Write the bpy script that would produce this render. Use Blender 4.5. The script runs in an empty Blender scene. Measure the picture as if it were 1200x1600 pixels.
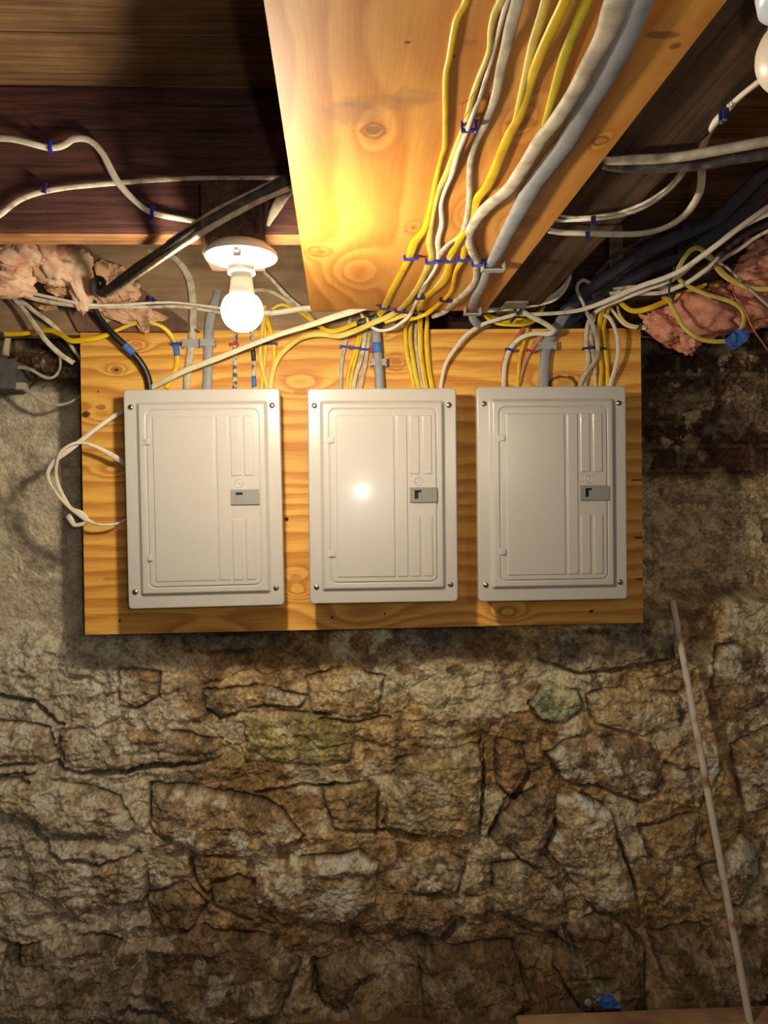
import bpy, bmesh, math, random
import numpy as np
from mathutils import Vector, Matrix
random.seed(7)
S = bpy.context.scene
COL = S.collection

# ------------------------------------------------------------------ camera
F = 1150.0
CAM = Vector((0.0, -1.85, 1.37))
YAW, PIT, ROL = math.radians(2.8), math.radians(-0.85), math.radians(-0.81)
fw = Vector((math.sin(YAW)*math.cos(PIT), math.cos(YAW)*math.cos(PIT), math.sin(PIT)))
r0 = Vector((math.cos(YAW), -math.sin(YAW), 0)); u0 = r0.cross(fw)
rt = r0*math.cos(ROL)+u0*math.sin(ROL); up = -r0*math.sin(ROL)+u0*math.cos(ROL)
cd = bpy.data.cameras.new('camera'); cam = bpy.data.objects.new('camera', cd); COL.objects.link(cam)
cam.matrix_world = Matrix(((rt.x, up.x, -fw.x, CAM.x), (rt.y, up.y, -fw.y, CAM.y), (rt.z, up.z, -fw.z, CAM.z), (0, 0, 0, 1)))
cd.sensor_fit = 'VERTICAL'; cd.sensor_height = 36; cd.lens = F/1600*36; cd.clip_start = 0.02
S.camera = cam

# ------------------------------------------------------------------ light and exposure
S.view_settings.view_transform = 'Standard'; S.view_settings.look = 'None'
S.view_settings.gamma = 1; S.view_settings.exposure = 0.24; S.view_settings.use_curve_mapping = False
BULB_STRENGTH = 450.0
BULB_COLOR = (1.0, 0.86, 0.64)
wd = bpy.data.worlds.new('world'); S.world = wd; wd.use_nodes = True
wd.node_tree.nodes['Background'].inputs[0].default_value = (1.0, 0.90, 0.80, 1)
wd.node_tree.nodes['Background'].inputs[1].default_value = 0.045
def lamp(name, kind, loc, energy, color, size=0.02, rot=None, **kw):
    l = bpy.data.lights.new(name, kind); o = bpy.data.objects.new(name, l); COL.objects.link(o)
    o.location = loc; l.energy = energy; l.color = color
    if kind == 'AREA': l.size = size
    else: l.shadow_soft_size = size
    if rot: o.rotation_euler = rot
    for k, v in kw.items(): setattr(l, k, v)
    return o
# the phone's torch just beside the lens, and an added soft fill light behind the camera
lamp('camera_torch', 'POINT', CAM+Vector((0.067, -0.02, 0.05)), 7.0, (1.0, 0.95, 0.88), 0.012)
lamp('fill_light', 'AREA', (0.9, -3.4, 1.72), 6.0, (1.0, 0.84, 0.64), 0.5, (math.radians(84), 0, math.radians(12)))

# ------------------------------------------------------------------ pixel -> world helpers (pixel rays meet real planes)
PLY_Z = CAM.z+0.452          # underside of the ceiling plywood
def ray(px, py): return (fw*F+rt*(px-600)-up*(py-800))
def at(px, py, Y):
    d = ray(px, py); return CAM+d*((Y-CAM.y)/d.y)
def atz(px, py, Z):
    d = ray(px, py); return CAM+d*((Z-CAM.z)/d.z)
def depth(p): return (p-CAM).dot(fw)

# ------------------------------------------------------------------ materials
MATS = {}
def mat(name, color, rough=0.5, metal=0.0, noise=None, bump=0.0, emit=None, estr=0, spec=0.5, coat=0.0, tc='Object', sub=0.0):
    if name in MATS: return MATS[name]
    m = bpy.data.materials.new(name); m.use_nodes = True; nt = m.node_tree; n = nt.nodes; l = nt.links
    b = n['Principled BSDF']; c = tuple(color)+((1,) if len(color) == 3 else ())
    b.inputs['Base Color'].default_value = c; b.inputs['Roughness'].default_value = rough
    b.inputs['Metallic'].default_value = metal; b.inputs['Specular IOR Level'].default_value = spec
    b.inputs['Coat Weight'].default_value = coat
    if noise or bump:
        t = n.new('ShaderNodeTexCoord'); nz = n.new('ShaderNodeTexNoise'); l.new(t.outputs[tc], nz.inputs['Vector'])
        sc, c2, lo, hi = noise if noise else (60, color, .4, .6)
        nz.inputs['Scale'].default_value = sc; nz.inputs['Detail'].default_value = 8
        if noise:
            r = n.new('ShaderNodeMapRange'); r.inputs[1].default_value = lo; r.inputs[2].default_value = hi
            l.new(nz.outputs[0], r.inputs[0])
            mx = n.new('ShaderNodeMix'); mx.data_type = 'RGBA'; mx.inputs[6].default_value = c; mx.inputs[7].default_value = tuple(c2)+(1,)
            l.new(r.outputs[0], mx.inputs[0]); l.new(mx.outputs[2], b.inputs['Base Color'])
        if bump:
            bp = n.new('ShaderNodeBump'); bp.inputs['Strength'].default_value = bump; bp.inputs['Distance'].default_value = 0.002
            l.new(nz.outputs[0], bp.inputs['Height']); l.new(bp.outputs[0], b.inputs['Normal'])
    if emit:
        b.inputs['Emission Color'].default_value = tuple(emit)+(1,); b.inputs['Emission Strength'].default_value = estr
    MATS[name] = m; return m

def colmat(name, rough=0.8, bumps=(), spec=0.3, fine=None):
    """reads the surface's own albedo from the colour attribute; fine = (scale xyz, amount)"""
    m = bpy.data.materials.new(name); m.use_nodes = True; nt = m.node_tree; n = nt.nodes; l = nt.links
    b = n['Principled BSDF']; b.inputs['Roughness'].default_value = rough; b.inputs['Specular IOR Level'].default_value = spec
    a = n.new('ShaderNodeAttribute'); a.attribute_name = 'albedo'; src = a.outputs['Color']
    t = n.new('ShaderNodeTexCoord')
    if fine:
        sc, lo, hi = fine
        mp = n.new('ShaderNodeMapping'); mp.inputs['Scale'].default_value = sc; l.new(t.outputs['Object'], mp.inputs[0])
        nz = n.new('ShaderNodeTexNoise'); nz.inputs['Scale'].default_value = 1; nz.inputs['Detail'].default_value = 6; nz.inputs['Roughness'].default_value = .65
        l.new(mp.outputs[0], nz.inputs['Vector'])
        r = n.new('ShaderNodeMapRange'); r.inputs[1].default_value = .3; r.inputs[2].default_value = .7; r.inputs[3].default_value = lo; r.inputs[4].default_value = hi
        l.new(nz.outputs[0], r.inputs[0])
        mx = n.new('ShaderNodeVectorMath'); mx.operation = 'MULTIPLY'; l.new(src, mx.inputs[0]); l.new(r.outputs[0], mx.inputs[1]); src = mx.outputs[0]
    l.new(src, b.inputs['Base Color'])
    prev = None
    for sc, st, dist in bumps:
        mp = n.new('ShaderNodeMapping'); mp.inputs['Scale'].default_value = sc if isinstance(sc, tuple) else (sc, sc, sc)
        l.new(t.outputs['Object'], mp.inputs[0])
        nz = n.new('ShaderNodeTexNoise'); nz.inputs['Scale'].default_value = 1; nz.inputs['Detail'].default_value = 8; nz.inputs['Roughness'].default_value = .7
        l.new(mp.outputs[0], nz.inputs['Vector'])
        bp = n.new('ShaderNodeBump'); bp.inputs['Strength'].default_value = st; bp.inputs['Distance'].default_value = dist
        l.new(nz.outputs[0], bp.inputs['Height'])
        if prev: l.new(prev.outputs[0], bp.inputs['Normal'])
        prev = bp
    if prev: l.new(prev.outputs[0], b.inputs['Normal'])
    return m

def timber(name, c1, c2, scale=(3, 60, 60), rough=0.8, c3=None, bump=0.4):
    """sawn timber, grain stretched along the axis with the small scale"""
    m = bpy.data.materials.new(name); m.use_nodes = True; nt = m.node_tree; n = nt.nodes; l = nt.links
    b = n['Principled BSDF']; b.inputs['Roughness'].default_value = rough; b.inputs['Specular IOR Level'].default_value = .25
    t = n.new('ShaderNodeTexCoord'); mp = n.new('ShaderNodeMapping'); mp.inputs['Scale'].default_value = scale; l.new(t.outputs['Object'], mp.inputs[0])
    nz = n.new('ShaderNodeTexNoise'); nz.inputs['Scale'].default_value = 1; nz.inputs['Detail'].default_value = 9; nz.inputs['Roughness'].default_value = .62; nz.inputs['Distortion'].default_value = .6
    l.new(mp.outputs[0], nz.inputs['Vector'])
    cr = n.new('ShaderNodeValToRGB'); e = cr.color_ramp.elements
    e[0].position = .34; e[0].color = tuple(c2)+(1,); e[1].position = .62; e[1].color = tuple(c1)+(1,)
    if c3 is not None: k = e.new(.74); k.color = tuple(c3)+(1,)
    l.new(nz.outputs[0], cr.inputs[0])
    n2 = n.new('ShaderNodeTexNoise'); n2.inputs['Scale'].default_value = 7; n2.inputs['Detail'].default_value = 5; l.new(t.outputs['Object'], n2.inputs['Vector'])
    r = n.new('ShaderNodeMapRange'); r.inputs[1].default_value = .3; r.inputs[2].default_value = .7; r.inputs[3].default_value = .6; r.inputs[4].default_value = 1.25; l.new(n2.outputs[0], r.inputs[0])
    mx = n.new('ShaderNodeVectorMath'); mx.operation = 'MULTIPLY'; l.new(cr.outputs[0], mx.inputs[0]); l.new(r.outputs[0], mx.inputs[1])
    l.new(mx.outputs[0], b.inputs['Base Color'])
    bp = n.new('ShaderNodeBump'); bp.inputs['Strength'].default_value = bump; bp.inputs['Distance'].default_value = .003; l.new(nz.outputs[0], bp.inputs['Height']); l.new(bp.outputs[0], b.inputs['Normal'])
    return m

# ------------------------------------------------------------------ object helpers
def link(name, me, m=None, parent=None, smooth=False):
    if not isinstance(me, bpy.types.Mesh):
        bm = me; me = bpy.data.meshes.new(name); bm.normal_update(); bm.to_mesh(me); bm.free()
    o = bpy.data.objects.new(name, me); COL.objects.link(o)
    if m: me.materials.append(m)
    if smooth: me.polygons.foreach_set('use_smooth', [True]*len(me.polygons))
    if parent: o.parent = parent
    return o
def tag(o, label, cat, group=None):
    o['label'] = label; o['category'] = cat
    if group: o['group'] = group
    return o
def struct(o): o['kind'] = 'structure'; return o
def empty(name, loc, rot=(0, 0, 0)):
    o = bpy.data.objects.new(name, None); COL.objects.link(o); o.location = loc; o.rotation_euler = rot; o.empty_display_size = .05
    return o
def box(bm, x0, x1, y0, y1, z0, z1, bev=0.0):
    r = bmesh.ops.create_cube(bm, size=1); vs = r['verts']
    for v in vs: v.co = Vector((x0+(v.co.x+.5)*(x1-x0), y0+(v.co.y+.5)*(y1-y0), z0+(v.co.z+.5)*(z1-z0)))
    if bev:
        es = list({e for v in vs for e in v.link_edges})
        bmesh.ops.bevel(bm, geom=es, offset=bev, segments=2, affect='EDGES', profile=.6)
    return vs
def boxobj(name, m, x0, x1, y0, y1, z0, z1, bev=.003, parent=None):
    bm = bmesh.new(); box(bm, x0, x1, y0, y1, z0, z1, bev); return link(name, bm, m, parent)
def lathe(bm, prof, mtx, seg=40, cap=True):
    """prof = [(r, h)] revolved about local Z then moved by mtx"""
    rings = []
    for r, h in prof:
        rings.append([bm.verts.new(mtx @ Vector((r*math.cos(2*math.pi*i/seg), r*math.sin(2*math.pi*i/seg), h))) for i in range(seg)])
    for a, b in zip(rings, rings[1:]):
        for i in range(seg): bm.faces.new((a[i], a[(i+1) % seg], b[(i+1) % seg], b[i]))
    if cap: bm.faces.new(rings[0][::-1]); bm.faces.new(rings[-1])
def meshgrid_obj(name, P, m, parent=None, col=None, smooth=True, closed=False):
    """P: (nr, nc, 3) array -> quad grid"""
    nr, nc = P.shape[:2]
    me = bpy.data.meshes.new(name)
    idx = np.arange(nr*nc).reshape(nr, nc)
    if closed:
        a = idx[:-1]; b = np.roll(idx, -1, 1)[:-1]; c = np.roll(idx, -1, 1)[1:]; d = idx[1:]
    else:
        a = idx[:-1, :-1]; b = idx[:-1, 1:]; c = idx[1:, 1:]; d = idx[1:, :-1]
    q = np.stack([a, b, c, d], -1).reshape(-1, 4); nf = len(q)
    me.vertices.add(nr*nc); me.vertices.foreach_set('co', P.astype(np.float32).ravel())
    me.loops.add(nf*4); me.loops.foreach_set('vertex_index', q.astype(np.int32).ravel())
    me.polygons.add(nf); me.polygons.foreach_set('loop_start', np.arange(0, nf*4, 4, dtype=np.int32))
    me.polygons.foreach_set('loop_total', np.full(nf, 4, dtype=np.int32))
    if smooth: me.polygons.foreach_set('use_smooth', np.ones(nf, dtype=bool))
    me.update(calc_edges=True); me.validate()
    if col is not None:
        at_ = me.color_attributes.new('albedo', 'FLOAT_COLOR', 'POINT')
        c4 = np.ones((nr*nc, 4), np.float32); c4[:, :3] = np.clip(col, 0, 1).reshape(-1, 3)
        at_.data.foreach_set('color', c4.ravel())
    return link(name, me, m, parent)

# ------------------------------------------------------------------ numpy noise
def _h(i, j, s):
    n = (i*374761393+j*668265263+s*974711) & 0xffffffff
    n = ((n ^ (n >> 13))*1274126177) & 0xffffffff
    return ((n ^ (n >> 16)) & 0xffff)/65535.0
def vnoise(x, y, s=0):
    xi = np.floor(x).astype(np.int64); yi = np.floor(y).astype(np.int64); xf = x-xi; yf = y-yi
    u = xf*xf*xf*(xf*(xf*6-15)+10); v = yf*yf*yf*(yf*(yf*6-15)+10)
    a = _h(xi, yi, s); b = _h(xi+1, yi, s); c = _h(xi, yi+1, s); d = _h(xi+1, yi+1, s)
    return (a*(1-u)+b*u)*(1-v)+(c*(1-u)+d*u)*v
def fbm(x, y, sc, oct=5, s=0, g=.5):
    t = 0; a = 1; n = 0
    for o in range(oct):
        t = t+a*vnoise(x*sc+17.3*o, y*sc-9.1*o, s+o*13); n += a; a *= g; sc *= 2.03
    return t/n
def ridge(x, y, sc, oct=4, s=0):
    t = 0; a = 1; n = 0
    for o in range(oct):
        t = t+a*(1-np.abs(2*vnoise(x*sc+5.7*o, y*sc+3.1*o, s+o*7)-1)); n += a; a *= .5; sc *= 2.1
    return t/n
def voro(x, y, sc, s=0):
    """F1, F2 distance and cell id"""
    x = x*sc; y = y*sc; xi = np.floor(x).astype(np.int64); yi = np.floor(y).astype(np.int64)
    f1 = np.full(x.shape, 9.); f2 = np.full(x.shape, 9.); cid = np.zeros(x.shape)
    for di in (-1, 0, 1):
        for dj in (-1, 0, 1):
            ci = xi+di; cj = yi+dj
            d = np.hypot(ci+.15+.7*_h(ci, cj, s)-x, cj+.15+.7*_h(ci, cj, s+5)-y); k = _h(ci, cj, s+9)
            m1 = d < f1; f2 = np.where(m1, f1, np.minimum(f2, d)); cid = np.where(m1, k, cid); f1 = np.where(m1, d, f1)
    return f1, f2, cid
def sm(a, b, x):
    t = np.clip((x-a)/(b-a), 0, 1); return t*t*(3-2*t)
def rr(x, y, x0, x1, y0, y1, r):
    """signed distance to a rounded rectangle (negative inside)"""
    qx = np.abs(x-(x0+x1)/2)-(x1-x0)/2+r; qy = np.abs(y-(y0+y1)/2)-(y1-y0)/2+r
    return np.hypot(np.maximum(qx, 0), np.maximum(qy, 0))+np.minimum(np.maximum(qx, qy), 0)-r
def sdpoly(x, y, P):
    d = np.full(x.shape, 1e9); ins = np.zeros(x.shape, bool); n = len(P)
    for i in range(n):
        ax, ay = P[i]; bx, by = P[(i+1) % n]; ex, ey = bx-ax, by-ay
        t = np.clip(((x-ax)*ex+(y-ay)*ey)/(ex*ex+ey*ey+1e-12), 0, 1)
        d = np.minimum(d, np.hypot(x-ax-t*ex, y-ay-t*ey))
        c = ((ay > y) != (by > y)) & (x < (bx-ax)*(y-ay)/(by-ay+1e-12)+ax); ins ^= c
    return np.where(ins, -d, d)
def L(*c): return np.array([((v/255)/12.92 if v/255 <= .04045 else ((v/255+.055)/1.055)**2.4) for v in c])

# ================================================================== THE SETTING
# ------------------------------------------------------------------ foundation wall (rubble stone, parging, brick)
WY = 0.14
def wp(px, py): p = at(px, py, WY); return (p.x, p.z)
def axis(lo, a, b, hi, fine, coarse): return np.concatenate([np.arange(lo, a, coarse), np.arange(a, b, fine), np.arange(b, hi+coarse, coarse)])
gx = axis(-1.9, -1.08, 1.30, 2.1, .0021, .007); gz = axis(-.06, .02, 1.80, 2.12, .0021, .014)
X, Z = np.meshgrid(gx, gz)
# image rows/columns of each wall point, only used to lay the traced stones out in real wall coordinates
STONES = [  # outline in photo pixels, relief (m), colour, white-patch amount
 ([(95,1140),(190,1132),(260,1140),(345,1155),(347,1182),(270,1198),(190,1203),(95,1190)], .018, (112,92,66), .35),
 ([(188,1042),(252,1045),(250,1088),(215,1105),(188,1100)], .016, (104,80,52), .3),
 ([(318,1078),(400,1070),(480,1088),(470,1105),(400,1102),(345,1122),(322,1102)], .014, (118,100,72), .3),
 ([(478,1058),(530,1042),(600,1056),(592,1112),(540,1126),(488,1110)], .014, (140,118,86), .6),
 ([(380,1118),(440,1110),(560,1120),(548,1190),(430,1192),(384,1170)], .012, (122,112,66), .12),
 ([(235,1226),(290,1228),(360,1240),(400,1245),(440,1265),(474,1305),(460,1322),(420,1335),(310,1330),(260,1305),(237,1285)], .030, (128,110,82), .6),
 ([(-40,1212),(60,1205),(190,1240),(212,1288),(190,1312),(90,1300),(40,1272),(-40,1262)], .032, (150,134,108), .4),
 ([(42,1312),(160,1302),(232,1345),(230,1408),(120,1425),(58,1392)], .030, (134,118,94), .4),
 ([(398,1372),(440,1345),(560,1330),(592,1350),(586,1408),(530,1450),(450,1425),(404,1405)], .030, (124,106,80), .75),
 ([(228,1402),(290,1375),(327,1403),(300,1450),(240,1456)], .022, (104,84,56), .05),
 ([(330,1375),(372,1362),(395,1372),(400,1410),(440,1440),(380,1430),(335,1405)], .012, (106,86,58), .0),
 ([(230,1470),(320,1440),(420,1460),(472,1500),(440,1560),(330,1592),(235,1540)], .032, (88,72,52), .45),
 ([(495,1500),(560,1484),(582,1508),(530,1556),(490,1540)], .022, (74,60,42), .1),
 ([(10,1480),(150,1455),(222,1480),(205,1570),(100,1592),(0,1565)], .030, (104,90,72), .3),
 ([(826,1100),(850,1066),(905,1080),(912,1105),(885,1130),(845,1126)], .014, (122,128,98), .1),
 ([(915,1086),(960,1074),(1065,1085),(1060,1120),(1000,1150),(930,1132)], .016, (158,136,102), .3),
 ([(850,1175),(900,1150),(1020,1155),(1037,1220),(1000,1252),(930,1226),(880,1220)], .024, (98,80,60), .35),
 ([(778,1155),(816,1165),(826,1205),(796,1246),(778,1225)], .024, (110,84,58), .2),
 ([(620,1186),(755,1160),(757,1230),(748,1306),(660,1309),(600,1290),(612,1230)], .026, (128,112,76), .25),
 ([(790,1252),(850,1225),(870,1240),(862,1300),(845,1330),(885,1365),(870,1400),(800,1330),(765,1310)], .026, (92,76,60), .1),
 ([(868,1245),(900,1235),(950,1260),(992,1385),(984,1422),(930,1424),(885,1365),(850,1325),(866,1300)], .036, (150,132,102), .5),
 ([(635,1350),(690,1330),(727,1345),(715,1390),(665,1405),(635,1390)], .022, (104,88,66), .5),
 ([(598,1402),(690,1395),(727,1420),(690,1460),(630,1465),(596,1440)], .024, (120,98,66), .2),
 ([(730,1400),(758,1402),(760,1430),(733,1432)], .012, (140,118,86), .2),
 ([(770,1352),(820,1345),(880,1390),(892,1440),(840,1455),(770,1430)], .024, (124,102,72), .25),
 ([(1090,1350),(1130,1330),(1160,1300),(1192,1310),(1182,1370),(1150,1412),(1108,1402)], .022, (112,98,78), .4),
 ([(832,988),(1000,985),(1056,992),(1056,1034),(900,1052),(842,1030)], .020, (96,88,76), .15),
 ([(608,984),(700,984),(706,1008),(640,1016)], .012, (108,102,92), .3),
 ([(870,1442),(950,1422),(1002,1470),(990,1560),(900,1562),(860,1500)], .030, (82,64,44), .25),
 ([(650,1480),(800,1470),(822,1540),(785,1592),(660,1592)], .030, (92,74,48), .2),
 ([(1010,1450),(1090,1440),(1190,1490),(1180,1560),(1040,1560)], .026, (88,70,48), .3),
 ([(1140,1165),(1230,1120),(1240,1262),(1160,1268)], .024, (118,98,72), .4),
 ([(1120,1010),(1230,985),(1240,1090),(1150,1110),(1112,1070)], .024, (104,86,66), .45),
 ([(282,992),(432,988),(430,1014),(290,1022)], .010, (92,78,58), .2),
 ([(1050,1170),(1112,1150),(1128,1200),(1090,1262),(1044,1250)], .014, (146,128,98), .4),
 ([(1000,1290),(1090,1268),(1082,1330),(1020,1352)], .014, (128,106,74), .2),
 ([(500,1230),(592,1222),(590,1300),(520,1296)], .012, (108,90,58), .1),
 ([(-60,1120),(80,1135),(92,1190),(-60,1198)], .016, (140,124,100), .35),
]
topz = wp(600, 968)[1]+.02*(vnoise(X*4, X*0, 3)-.5)+np.where(X > wp(1080, 900)[0], .045, 0)*1.0
left = sm(wp(170, 900)[0], wp(110, 900)[0], X)                       # parged corner on the left, proud of the brick
brickz = wp(30, 600)[1]
upper = sm(topz-.025, topz+.02, Z)*(1-left)                          # brick above the stone, set back
upL = left*sm(brickz-.03, brickz+.02, Z+.03*(fbm(X, Z, 14, 3, 21)-.5))
brick = np.clip(upper+upL, 0, 1)
Y = WY+.13*upper+.03*upL+.045*left*sm(wp(60, 1040)[1], wp(60, 960)[1], Z)
# rubble
wx = X+.018*(fbm(X, Z, 16, 4, 1)-.5)+.008*(fbm(X, Z, 70, 3, 2)-.5)
wz = Z+.018*(fbm(X, Z, 16, 4, 4)-.5)+.008*(fbm(X, Z, 70, 3, 5)-.5)
f1, f2, cid = voro(wx, wz*1.5, 7.5, 3)
fill = sm(.02, .30, f2-f1)
big = fbm(X, Z, 3.2, 4, 11); mid = fbm(X, Z, 18, 5, 12); fin = fbm(X, Z, 90, 4, 13, .6); rid = ridge(wx, wz*1.6, 9, 5, 14)
stoneA = 1-brick
relief = .005*fill*(.4+cid)+.060*(big-.5)+.030*(mid-.5)+.020*(rid-.6)
layers = np.abs(((wz*26+2.2*fbm(X, Z, 5, 4, 31)) % 1)-.5)*2          # bedding lines of the schist
mort = L(182, 152, 108); col = np.ones(X.shape+(3,))*mort
def mixc(c, t): 
    global col
    col = col*(1-t[..., None])+np.asarray(c)*t[..., None]
mixc(L(146, 116, 76), sm(.42, .66, fbm(X, Z, 5, 5, 40)))
mixc(L(214, 194, 160), .75*sm(.52, .68, fbm(X, Z, 8, 6, 41)))
mixc(L(110, 84, 56), .7*sm(.56, .66, fbm(X, Z, 22, 5, 42)))
mixc(L(150, 146, 76), .55*sm(.53, .70, fbm(X, Z, 7, 5, 43))*np.exp(-((X-wp(530, 1)[0])/.26)**2)*sm(.4, .7, Z))
mixc(L(204, 190, 166), .75*sm(wp(330, 1)[0], wp(150, 1)[0], X+.1*(big-.5)))
crack = sm(.05, 0, f2-f1)*sm(.45, .6, fbm(X, Z, 6, 3, 50))*(1-left*.6)
relief = relief-.006*crack
for P, h, c, wht in STONES:
    Q = [wp(*p) for p in P]; xs = [q[0] for q in Q]; zs = [q[1] for q in Q]
    ix = np.where((gx > min(xs)-.05) & (gx < max(xs)+.05))[0]; iz = np.where((gz > min(zs)-.05) & (gz < max(zs)+.05))[0]
    if not len(ix) or not len(iz): continue
    sl = (slice(iz[0], iz[-1]+1), slice(ix[0], ix[-1]+1))
    sx = X[sl]+.010*(fbm(X[sl], Z[sl], 40, 4, 61)-.5); sz = Z[sl]+.010*(fbm(X[sl], Z[sl], 40, 4, 62)-.5)
    d = sdpoly(sx, sz, Q)
    ins = sm(.002, -.006, d); dome = sm(.002, -.035, d)
    lay = layers[sl]; rg = ridge(sx*1.2+.3*sz, sz*1.5, 20, 5, 63)
    relief[sl] = relief[sl]*(1-ins*.5)+ins*.35*h+dome*.55*h+ins*(.0025*(lay-.5)+.010*(rg-.6)+.010*(fbm(sx, sz, 55, 4, 67, .62)-.5))
    gap = np.exp(-(d/.0045)**2)*sm(.36, .56, fbm(X[sl], Z[sl], 9, 3, 64)); relief[sl] -= .014*gap
    cov = sm(.44, .54, fbm(X[sl], Z[sl], 17, 5, 68)); sub = col[sl]; t = ins*(.5+.5*cov); base = np.clip(L(*c)*1.6, 0, .75)*.82+L(170, 142, 104)*.18
    var = (1+1.5*(fbm(X[sl], Z[sl], 34, 5, 65, .6)-.5))[..., None]
    cc = base*var
    w_ = sm(.62-.22*wht, .70-.18*wht, fbm(X[sl]+.3*h, Z[sl], 20, 6, int(66+c[0])))*min(1, wht*1.6)
    cc = cc*(1-w_[..., None])+L(222, 208, 182)*w_[..., None]
    sub = sub*(1-t[..., None])+cc*t[..., None]
    gd = np.clip(gap, 0, 1)[..., None]*.6
    col[sl] = sub*(1-gd)+L(40, 30, 20)*gd
# long traced cracks
def crackline(P, wd_, dp):
    Q = [wp(*p) for p in P]; xs = [q[0] for q in Q]; zs = [q[1] for q in Q]
    ix = np.where((gx > min(xs)-.04) & (gx < max(xs)+.04))[0]; iz = np.where((gz > min(zs)-.04) & (gz < max(zs)+.04))[0]
    if not len(ix) or not len(iz): return
    sl = (slice(iz[0], iz[-1]+1), slice(ix[0], ix[-1]+1)); sx = X[sl]+.012*(fbm(X[sl], Z[sl], 45, 4, 71)-.5); sz = Z[sl]+.012*(fbm(X[sl], Z[sl], 45, 4, 72)-.5)
    d = np.full(sx.shape, 9.)
    for (ax, ay), (bx, by) in zip(Q, Q[1:]):
        ex, ey = bx-ax, by-ay; t = np.clip(((sx-ax)*ex+(sz-ay)*ey)/(ex*ex+ey*ey), 0, 1); d = np.minimum(d, np.hypot(sx-ax-t*ex, sz-ay-t*ey))
    g = np.exp(-(d/wd_)**2); relief[sl] -= dp*g
    col[sl] = col[sl]*(1-.6*g[..., None])+L(44, 34, 24)*.6*g[..., None]
for P, w_, d_ in [([(-20,1088),(30,1096),(55,1098),(72,1118),(98,1132)], .007, .035), ([(85,1190),(120,1204),(172,1206),(230,1196),(300,1192)], .006, .028),
    ([(-20,1212),(30,1212),(50,1216)], .006, .025), ([(-10,1250),(30,1275),(60,1290),(90,1330),(160,1345),(220,1330)], .005, .02),
    ([(400,1240),(470,1228),(520,1232)], .005, .02), ([(585,1300),(660,1309),(748,1305)], .005, .022), ([(826,1210),(795,1260),(765,1308)], .007, .03),
    ([(750,1160),(756,1220),(748,1300)], .004, .018), ([(300,1340),(303,1372),(328,1392)], .006, .03), ([(235,1228),(236,1290),(260,1305)], .004, .02),
    ([(620,1470),(650,1462),(690,1470),(718,1440)], .009, .03), ([(860,1458),(890,1478),(880,1440)], .008, .028), ([(490,1500),(498,1545),(540,1562)], .007, .03),
    ([(330,1580),(250,1568),(200,1560)], .008, .03), ([(0,1470),(30,1475),(35,1500)], .007, .025), ([(960,1300),(985,1360),(992,1400)], .006, .02),
    ([(842,1032),(900,1052),(960,1046),(1040,1030)], .005, .02), ([(1036,1190),(1060,1200),(1110,1200)], .005, .015), ([(500,1122),(560,1128),(610,1120)], .004, .016)]:
    crackline(P, w_, d_)
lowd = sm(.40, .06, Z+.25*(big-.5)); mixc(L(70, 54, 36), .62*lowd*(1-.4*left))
seep = np.exp(-((X-wp(602, 1)[0]-.01*np.sin(Z*9))/.012)**2)*sm(.5, .8, Z)*sm(.3, .6, fbm(X, Z, 12, 3, 44)+.1); mixc(L(66, 50, 32), .5*seep)
# parging on the left
par = left*(1-upL)*sm(wp(60, 1040)[1], wp(60, 960)[1], Z+.06*(big-.5))
relief = relief*(1-.72*par)+par*(.006*ridge(X+.5*Z, Z-.3*X, 34, 4, 81)+.004*mid)
col = col*(1-par[..., None])+(L(196, 178, 150)*(.8+.4*fbm(X, Z, 25, 5, 82))[..., None])*par[..., None]
board_shade = sm(wp(112, 1)[0], wp(128, 1)[0], X+.006*(fbm(X, Z, 30, 3, 83)-.5))*sm(wp(600, 1010)[1], wp(600, 960)[1], Z)*(X < wp(500, 1)[0])
# brick work
bh, bl = .069, .215
row = np.floor((Z+.006*(fbm(X, Z, 6, 3, 90)-.5))/bh); ub = ((X+.004*(fbm(X, Z, 9, 3, 91)-.5)+(row % 2)*bl/2) % bl)/bl; vb = ((Z+.006*(fbm(X, Z, 6, 3, 90)-.5)) % bh)/bh
dbr = np.minimum(np.minimum(ub, 1-ub)*bl, np.minimum(vb, 1-vb)*bh)
inb = sm(.004, .010, dbr+.004*(fbm(X, Z, 60, 3, 92)-.5)); bid = _h(np.floor((X+(row % 2)*bl/2)/bl).astype(np.int64), row.astype(np.int64), 5)
smear = sm(.50, .58, fbm(X, Z, 12, 6, 93)+.10*sm(wp(1100, 745)[1]+.02, wp(1100, 745)[1]-.02, Z)*(X > 0))
brel = .007*inb*(1-.6*smear)+.006*(bid-.5)*inb+.010*(mid-.5)+.006*(fin-.5)+.004*smear
bcol = (L(84, 58, 42)*(.7+.6*bid)[..., None])*inb[..., None]+L(104, 84, 62)*(1-inb)[..., None]
low = sm(wp(1100, 735)[1]+.01, wp(1100, 755)[1]-.01, Z)*(X > 0)
bcol = bcol*(1-.8*low[..., None])+L(196, 168, 124)*.8*low[..., None]*(.8+.4*fbm(X, Z, 14, 4, 94))[..., None]
bcol = bcol*(1-.75*(smear*(.35+.65*low))[..., None])+L(198, 172, 136)*.75*(smear*(.35+.65*low))[..., None]
wsp = .7*sm(.65, .69, fbm(X, Z, 30, 5, 95))*sm(.5, .6, fbm(X, Z, 6, 3, 96)); bcol = bcol*(1-wsp[..., None])+L(190, 165, 130)*wsp[..., None]
hol = sm(.60, .64, fbm(X, Z*1.6, 17, 5, 97)); bcol = bcol*(1-.35*hol[..., None]); brel = brel-.008*hol
relief = relief*(1-brick)+brel*brick
col = col*(1-brick[..., None])+bcol*brick[..., None]
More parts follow.
